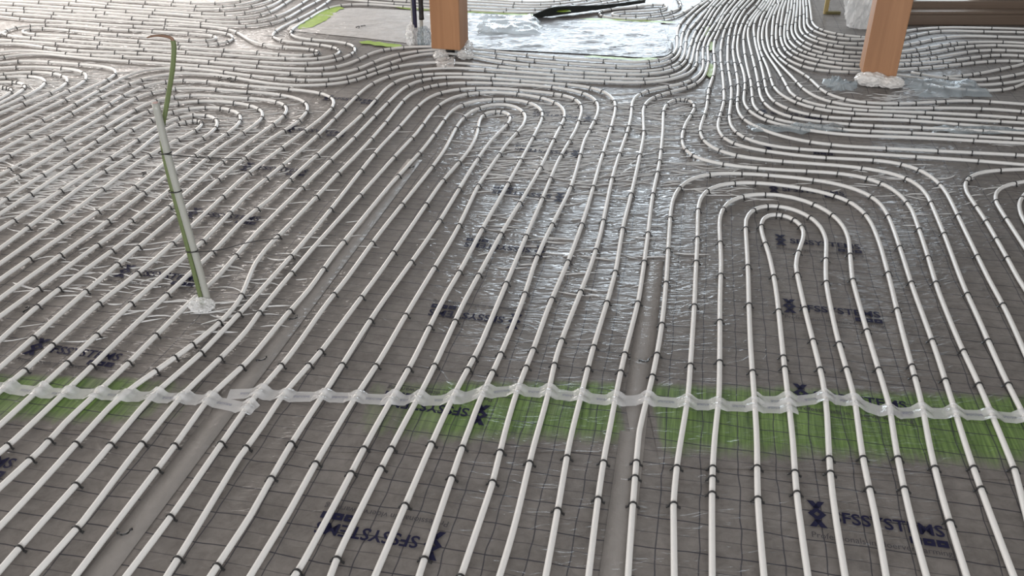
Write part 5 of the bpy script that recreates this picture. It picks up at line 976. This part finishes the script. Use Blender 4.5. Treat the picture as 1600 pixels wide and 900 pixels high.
# ------------------------------------------------------------------ bare foil field between the pipes
def field(name, xs, front, back, mat, amp, label, seed, wrk=0.3, z0=0.004):
    V, wv = [], []; ny = 44; nx = int((xs[1] - xs[0]) / 0.022)
    for i in range(nx + 1):
        x = xs[0] + (xs[1] - xs[0]) * i / nx
        f = np.interp(x, *zip(*front)); b = np.interp(x, *zip(*back))
        for j in range(ny + 1):
            t = j / ny; y = f + (b - f) * t
            e = min(1, min(t, 1 - t) / 0.10)
            q = Vector((x * 3.0 + y * 1.2, y * 7.0 - x * 1.5, seed))
            rid = (1 - abs(noise.noise(q))) ** 4; rid2 = (1 - abs(noise.noise(q * 2.3 + Vector((4, 1, 0))))) ** 4
            V.append((x, y, z0 + amp * e * (rid * 0.8 + rid2 * 0.4))); wv.append(wrk)
    m = ny + 1
    Fc = [(i * m + j, (i + 1) * m + j, (i + 1) * m + j + 1, i * m + j + 1) for i in range(nx) for j in range(ny)]
    o = mesh_obj(name, V, Fc, mat, None, True); attr(o.data, 'wrinkle', wv)
    return tag(o, label, 'foil', None)
FRONT = [(-1.62, 6.33), (-1.055, 6.13), (-0.60, 5.945), (-0.25, 5.85), (0.414, 5.735), (0.855, 5.635), (1.0, 5.68), (1.06, 5.80), (1.10, 6.0)]
BACK = [(-1.62, 6.40), (-1.50, 6.70), (-1.38, 6.98), (-1.19, 6.99), (-0.34, 6.84), (0.19, 6.72), (0.285, 6.67), (0.70, 6.60), (1.10, 6.52)]
field('bare_foil', (-1.60, -0.30), FRONT, BACK, M_DULL, 0.006, 'dull grey pipe-free film around the dark tubes, left of the left post', 2.0, 0.4, 0.0025)
field('bare_foil', (-0.33, 1.08), FRONT, BACK, M_BARE, 0.014, 'bright silvery pipe-free foil right of the left post', 5.0, 0.35, 0.0055)

def flap(pts, label):
    V = []; P = crom(np.array(pts), 10); na = 6
    for i, (x, y, h) in enumerate(P):
        for j in range(na + 1):
            t = j / na
            a = t * R(115)
            w = 0.006 * noise.noise(Vector((x * 14, t * 3, 2)))
            V.append((x + 0.02 * t * noise.noise(Vector((x * 9, 0, t))), y - h * 0.55 * (1 - math.cos(a)) + w, 0.006 + h * math.sin(a) * 0.9 + abs(w)))
    m = na + 1; n = len(P)
    Fc = [(i * m + j, (i + 1) * m + j, (i + 1) * m + j + 1, i * m + j + 1) for i in range(n - 1) for j in range(na)]
    o = mesh_obj('raised_sheet_edge', V, Fc, M_DARKFLAP, None, True)
    md = o.modifiers.new('thickness', 'SOLIDIFY'); md.thickness = 0.002
    return tag(o, label, 'sheet edge')
flap([(0.16, 6.62, 0.05), (0.30, 6.72, 0.085), (0.45, 6.80, 0.075), (0.65, 6.90, 0.05), (0.85, 7.02, 0.035), (1.05, 7.14, 0.03)], 'dark turned-up sheet edge along the back of the silvery foil')
tag(crumple_sheet('lifted_film', -0.24, 0.20, 6.15, 6.66, M_CLEAR, 0.045, 11.0, 0.018, 3.0, 7.0, 0.014), 'bluish lifted film folded behind the left post on the silvery foil', 'film', 'loose clear film')

def ragged_strip(pts, w, label, z=0.008):
    P = crom(np.array(pts), 12); V = []; n = len(P)
    for i, (x, y) in enumerate(P):
        d = P[min(i + 1, n - 1)] - P[max(i - 1, 0)]; d /= np.linalg.norm(d)
        e = min(1.0, (i + 0.6) / 4, (n - 0.4 - i) / 4)
        for j in range(4):
            s = (-1 + 2 * j / 3) * w * e * (0.8 + 0.5 * noise.noise(Vector((x * 16, y * 16, j * 0.3))))
            V.append((x + d[1] * s, y - d[0] * s, z + 0.003 * noise.noise(Vector((x * 20, y * 20, j)))))
    Fc = [(i * 4 + j, i * 4 + j + 1, i * 4 + j + 5, i * 4 + j + 4) for i in range(n - 1) for j in range(3)]
    o = mesh_obj('green_tape_strip', V, Fc, M_GREENTAPE, None, True)
    return tag(o, label, 'strip', 'bright green strips around the bare foil')
ragged_strip([(-1.343, 7.018), (-1.400, 6.833), (-1.440, 6.562), (-1.512, 6.345)], 0.075, 'broad bright green strip on the left edge of the dull bare film')
ragged_strip([(-1.034, 6.009), (-0.928, 5.961), (-0.838, 5.930), (-0.736, 5.899)], 0.05, 'short green strip left of the left post foot')
ragged_strip([(-0.938, 7.039), (-0.790, 6.955), (-0.627, 6.894)], 0.03, 'thin green strip behind the dark tubes')
ragged_strip([(-0.350, 6.833), (-0.145, 6.813), (0.048, 6.754), (0.183, 6.754)], 0.035, 'thin green strip right of the left post at the back')
ragged_strip([(0.345, 6.715), (0.382, 6.695), (0.431, 6.715)], 0.05, 'small green spot on the dark turned-up sheet edge', 0.05)
ragged_strip([(0.497, 6.638), (0.754, 6.600), (0.985, 6.562), (1.204, 6.525)], 0.03, 'faint green strip at the back right of the silvery foil')
ragged_strip([(0.462, 5.659), (0.617, 5.630), (0.776, 5.588), (0.943, 5.616)], 0.025, 'thin green strip along the front of the silvery foil')
ragged_strip([(1.412, 6.416), (1.381, 6.275), (1.346, 6.140)], 0.022, 'small green patch high among the crowded pipes')
ragged_strip([(1.352, 6.009), (1.326, 5.899), (1.301, 5.792)], 0.022, 'green patch in the middle of the crowded pipes')
ragged_strip([(1.246, 5.504), (1.220, 5.369), (1.186, 5.214)], 0.026, 'green patch at the lower end of the crowded pipes')

# ------------------------------------------------------------------ timber posts
def post(p_left, p_front, label, seed):
    a = Vector((p_left[0], p_left[1])); b = Vector((p_front[0], p_front[1]))
    d = (b - a); w = d.length; d.normalize(); nrm = Vector((-d.y, d.x))
    root = empty('timber_post', (a.x + d.x * w / 2 + nrm.x * w / 2, a.y + d.y * w / 2 + nrm.y * w / 2, 0))
    root.rotation_euler = (0, 0, math.atan2(d.y, d.x))
    tag(root, label, 'post', 'square timber posts')
    h = w / 2
    bm_obj('beam', box_bm(-h, -h, 0.05, h, h, ZT, 0.006), M_WOOD, root)
    foot = bmesh.new()
    bmesh.ops.create_cone(foot, cap_ends=True, segments=16, radius1=0.03, radius2=0.03, depth=0.06)
    bmesh.ops.translate(foot, vec=(0, 0, 0.03), verts=foot.verts)
    bm_obj('steel_foot', foot, M_BLACK, root)
    return root, w
pA, wA = post((-0.520, 5.683), (-0.332, 5.637), 'square timber post beside the dark tubes, at the silvery foil', 1)
pB, wB = post((2.064, 5.125), (2.250, 5.077), 'square timber post with thick white wrap round its foot, on the right', 2)
tag(crumple('film_wrap', (-0.455, 5.615, 0), (0.055, 0.06, 0.038), M_WRAP, 3.0), 'crumpled clear film under the left front corner of the left post', 'film wrap', 'film wraps at the post feet')
tag(crumple('film_wrap', (-0.30, 5.64, 0), (0.06, 0.07, 0.036), M_WRAP, 8.0), 'crumpled clear film under the right front corner of the left post', 'film wrap', 'film wraps at the post feet')
tag(crumple('film_wrap', (-0.30, 5.80, 0), (0.055, 0.10, 0.05), M_WRAP, 9.5), 'crumpled clear film along the right side of the left post foot', 'film wrap', 'film wraps at the post feet')
tag(crumple_sheet('lifted_film', -0.47, -0.36, 5.36, 5.58, M_WRAP, 0.012, 21.0, 0.012, 12, 9, 0.023), 'short tongue of clear film hanging over pipes before the left post', 'film', 'loose clear film')
w1 = crumple('film_wrap', (2.115, 5.10, 0), (0.105, 0.075, 0.050), M_WHITEWRAP, 13.0, 4, None, 0.3, 2.4)
tag(w1, 'thick white wrap bulging at the left of the right post foot', 'film wrap', 'film wraps at the post feet')
w2 = crumple('film_wrap', (2.215, 5.055, 0), (0.085, 0.06, 0.040), M_WHITEWRAP, 17.0, 4, None, 0.3, 2.4)
tag(w2, 'white wrap bulging at the front right of the right post foot', 'film wrap', 'film wraps at the post feet')
tag(crumple_sheet('lifted_film', 2.30, 2.72, 4.84, 5.12, M_CLEAR, 0.050, 31.0, 0.014, 4.0, 5.0, 0.012), 'shiny bluish loose film right of the right post foot', 'film', 'loose clear film')
tag(crumple_sheet('lifted_film', 1.84, 1.99, 4.96, 5.10, M_CLEAR, 0.075, 37.0, 0.010, 9.0, 6.0, 0.010), 'clear film standing up left of the right post foot', 'film', 'loose clear film')
tag(crumple_sheet('lifted_film', 2.15, 2.75, 4.275, 4.35, M_CLEAR, 0.018, 41.0, 0.010, 7.0, 12.0, 0.008), 'narrow shiny film ridge between pipes below the right post', 'film', 'loose clear film')
tag(crumple_sheet('lifted_film', 1.23, 1.72, 4.29, 4.40, M_CLEAR, 0.020, 43.0, 0.010, 9.0, 12.0, 0.008), 'crinkled clear film scrap between pipes left below the right post', 'film', 'loose clear film')

# ------------------------------------------------------------------ riser: white conduit and green earth cable tied together
rx, ry = -1.061, 2.62
riser = empty('riser_conduit', (rx, ry, 0))
tag(riser, 'white plastic riser conduit standing among the pipes in the left half', 'conduit')
def loc3(pts, root): return [Vector(p) - Vector(root.location) for p in pts]
WP = crom(np.array([(-1.058, 2.622, 0.0), (-1.066, 2.615, 0.20), (-1.076, 2.608, 0.40), (-1.083, 2.603, 0.58), (-1.086, 2.600, 0.742)]), 8)
V, Fc = tube(loc3(WP, riser), 0.0115, 18); mesh_obj('conduit_pipe', V, Fc, M_RISER, riser, True)
top = Vector(WP[-1]) - Vector(riser.location)
V, Fc = tube([top + Vector((0, 0, -0.002)), top + Vector((-0.0003, 0, 0.0015))], 0.0085, 16); mesh_obj('end_opening', V, Fc, simple('conduit_end', (0.42, 0.27, 0.25), 0.6), riser)
def tie_ring(c, axis, root, tail=None):
    axis = axis.normalized(); e1 = axis.cross(Vector((0, 1, 0))).normalized(); e2 = axis.cross(e1)
    path = [c + e1 * math.cos(a) * 0.0205 + e2 * math.sin(a) * 0.0150 for a in np.linspace(0, 2 * math.pi, 25)]
    V, Fc = tube(path, 0.0021, 6, False)
    t = mesh_obj('cable_tie', V, Fc, M_CLIP, root, True)
    if tail is not None:
        V, Fc = tube([Vector(p) for p in crom(np.array([tuple(p) for p in tail]), 8)], 0.0017, 6)
        mesh_obj('tie_tail', V, Fc, M_CLIP, t, True)
off = Vector((-0.007, 0.0, 0))
ax = Vector(WP[-1]) - Vector(WP[0])
def on(zz):
    i = int(np.argmin(abs(WP[:, 2] - zz))); return Vector(WP[i]) - Vector(riser.location) + off
c1 = on(0.585); tie_ring(c1, ax, riser, [c1 + Vector((0.0, -0.015, 0.0)), c1 + Vector((0.07, -0.022, -0.004)), c1 + Vector((0.16, -0.02, -0.012)), c1 + Vector((0.245, -0.01, -0.018))])
c2 = on(0.455); tie_ring(c2, ax, riser)
c3 = on(0.235); tie_ring(c3, ax, riser, [c3 + Vector((0.0, -0.015, 0.0)), c3 + Vector((0.10, -0.024, 0.014)), c3 + Vector((0.20, -0.02, 0.040)), c3 + Vector((0.305, -0.01, 0.052))])
cable = empty('earth_cable', (-1.075, 2.63, 0))
tag(cable, 'green sheathed cable with bent copper tip, tied to the white riser conduit', 'cable')
GP = crom(np.array([(-1.078, 2.618, 0.0), (-1.083, 2.613, 0.15), (-1.089, 2.612, 0.30), (-1.096, 2.612, 0.45), (-1.100, 2.616, 0.57), (-1.093, 2.626, 0.645), (-1.067, 2.630, 0.720), (-1.040, 2.625, 0.79), (-1.018, 2.62, 0.850), (-1.004, 2.62, 0.905), (-1.003, 2.62, 0.926)]), 8)
V, Fc = tube(loc3(GP, cable), 0.0078, 12, True, 0.8); mesh_obj('green_sheath', V, Fc, M_HOSE, cable, True)
TP = crom(np.array([(-1.003, 2.62, 0.920), (-1.005, 2.62, 0.931), (-1.018, 2.62, 0.937), (-1.045, 2.62, 0.940), (-1.064, 2.62, 0.938), (-1.078, 2.62, 0.934)]), 5)
V, Fc = tube(loc3(TP, cable), list(np.linspace(0.0060, 0.0020, len(TP))), 10, True, 0.7); mesh_obj('copper_tip', V, Fc, M_COPPER, cable, True)
tag(crumple('film_wrap', (-1.075, 2.60, 0), (0.052, 0.042, 0.030), M_WRAP, 23.0, 4, None, 0.5, 3.2), 'crumpled shiny film collar round the foot of the riser', 'film wrap')

# ------------------------------------------------------------------ dark tubes beside the left post
tubes = empty('insulated_tubes', (-0.63, 5.95, 0))
tag(tubes, 'pair of dark tubes coming up in clear film left of the left post', 'tube')
def vt(x, r, z0, z1, mat, nm, ribs=False, dy=0.0):
    zz = np.linspace(z0, z1, 120 if ribs else 12)
    rad = [r * (1 + (0.05 * math.sin(z * 420) if ribs else 0)) for z in zz]
    V, Fc = tube([(x + 0.02 * (z - z0) * 0, dy, z) for z in zz], rad, 16); mesh_obj(nm, V, Fc, mat, tubes, True)
vt(-0.015, 0.0145, 0.0, 1.6, M_NAVY, 'navy_tube')
vt(-0.032, 0.0055, 0.0, 1.6, M_RISER, 'white_wire', dy=-0.004)
vt(0.030, 0.0165, 0.17, 1.6, M_BLACK, 'ribbed_black_tube', True)
vt(0.027, 0.012, 0.0, 0.18, M_RISER, 'inner_tube')
tag(crumple('film_wrap', (-0.665, 5.945, 0), (0.052, 0.05, 0.10), M_WRAP, 29.0, 4, None, 0.5, 3.0), 'tall crumpled film bunched round the navy tube', 'film wrap')
tag(crumple('film_wrap', (-0.59, 5.94, 0), (0.06, 0.05, 0.085), M_CLEAR, 31.5, 4, None, 0.5, 3.0), 'crumpled clear film bunched round the ribbed black tube', 'film wrap')

# ------------------------------------------------------------------ stick and film behind the right post
lath = empty('wooden_stick', (2.372, 6.81, 0))
tag(lath, 'thin yellowish stick standing behind the crowded pipes near the right post', 'stick')
bm_obj('upright', box_bm(-0.016, -0.008, 0.0, 0.016, 0.008, 1.1, 0.003), M_LATH, lath)
bm_obj('foot_board', box_bm(0.0, -0.02, 0.0, 0.11, 0.02, 0.02, 0.004), M_OCHRE, lath)
tag(crumple('film_bag', (2.52, 6.42, 0), (0.17, 0.11, 0.36), M_WRAP, 51.0, 5, None, 0.4, 2.6), 'tall whitish film bunched in the corner behind the right post', 'film bag')

# ------------------------------------------------------------------ clips lying loose on the film
LOOSE = [((-2.321, 3.859), 0.6, 'loose black clip on the sheet at the left edge, below the bright film'),
 ((-1.703, 3.761), 1.0, 'loose black clip with a film fold left of the riser'),
 ((-1.690, 2.588), 0.9, 'loose black clip beside a pipe near the left edge'),
 ((-0.954, 1.566), 0.2, 'loose black clip on the joint strip in the bottom left foreground'),
 ((-0.474, 3.844), 0.3, 'loose black clip on the film above the middle'),
 ((-0.749, 2.539), 0.4, 'loose black clip beside the joint strip right of the riser foot'),
 ((-0.797, 2.298), 0.3, 'loose black clip behind the tape, below the riser'),
 ((0.418, 2.291), 0.1, 'loose black clip between two pipes behind the middle of the tape'),
 ((-1.074, 6.434), 0.3, 'loose black clip on the dull bare film, farther one'),
 ((-1.108, 6.380), 1.2, 'loose black clip on the dull bare film, nearer one'),
 ((-1.783, 5.227), 1.3, 'leftmost clip of the loose heap behind the riser'),
 ((-1.742, 5.164), 0.5, 'loose clip second from left in the heap behind the riser'),
 ((-1.737, 5.214), 1.6, 'loose clip in the middle of the heap behind the riser'),
 ((-1.699, 5.177), 1.1, 'loose clip second from right in the heap behind the riser'),
 ((-1.670, 5.140), 0.7, 'rightmost clip of the loose heap behind the riser'),
 ((0.277, 4.892), 0.1, 'loose black clip on the horizontal pipes above the silvery film'),
 ((1.504, 4.340), 0.5, 'loose black clip standing between pipes below the right post'),
 ((0.911, 4.552), 0.3, 'loose black clip on the silvery film below the small hairpin')]
for (x, y), a, lab in LOOSE:
    o = bpy.data.objects.new('loose_clip', CLIP); col.objects.link(o)
    o.location = (x, y, 0.006); o.rotation_euler = (R(72), 0, a * 2.0)
    tag(o, lab, 'clip', 'loose clips')
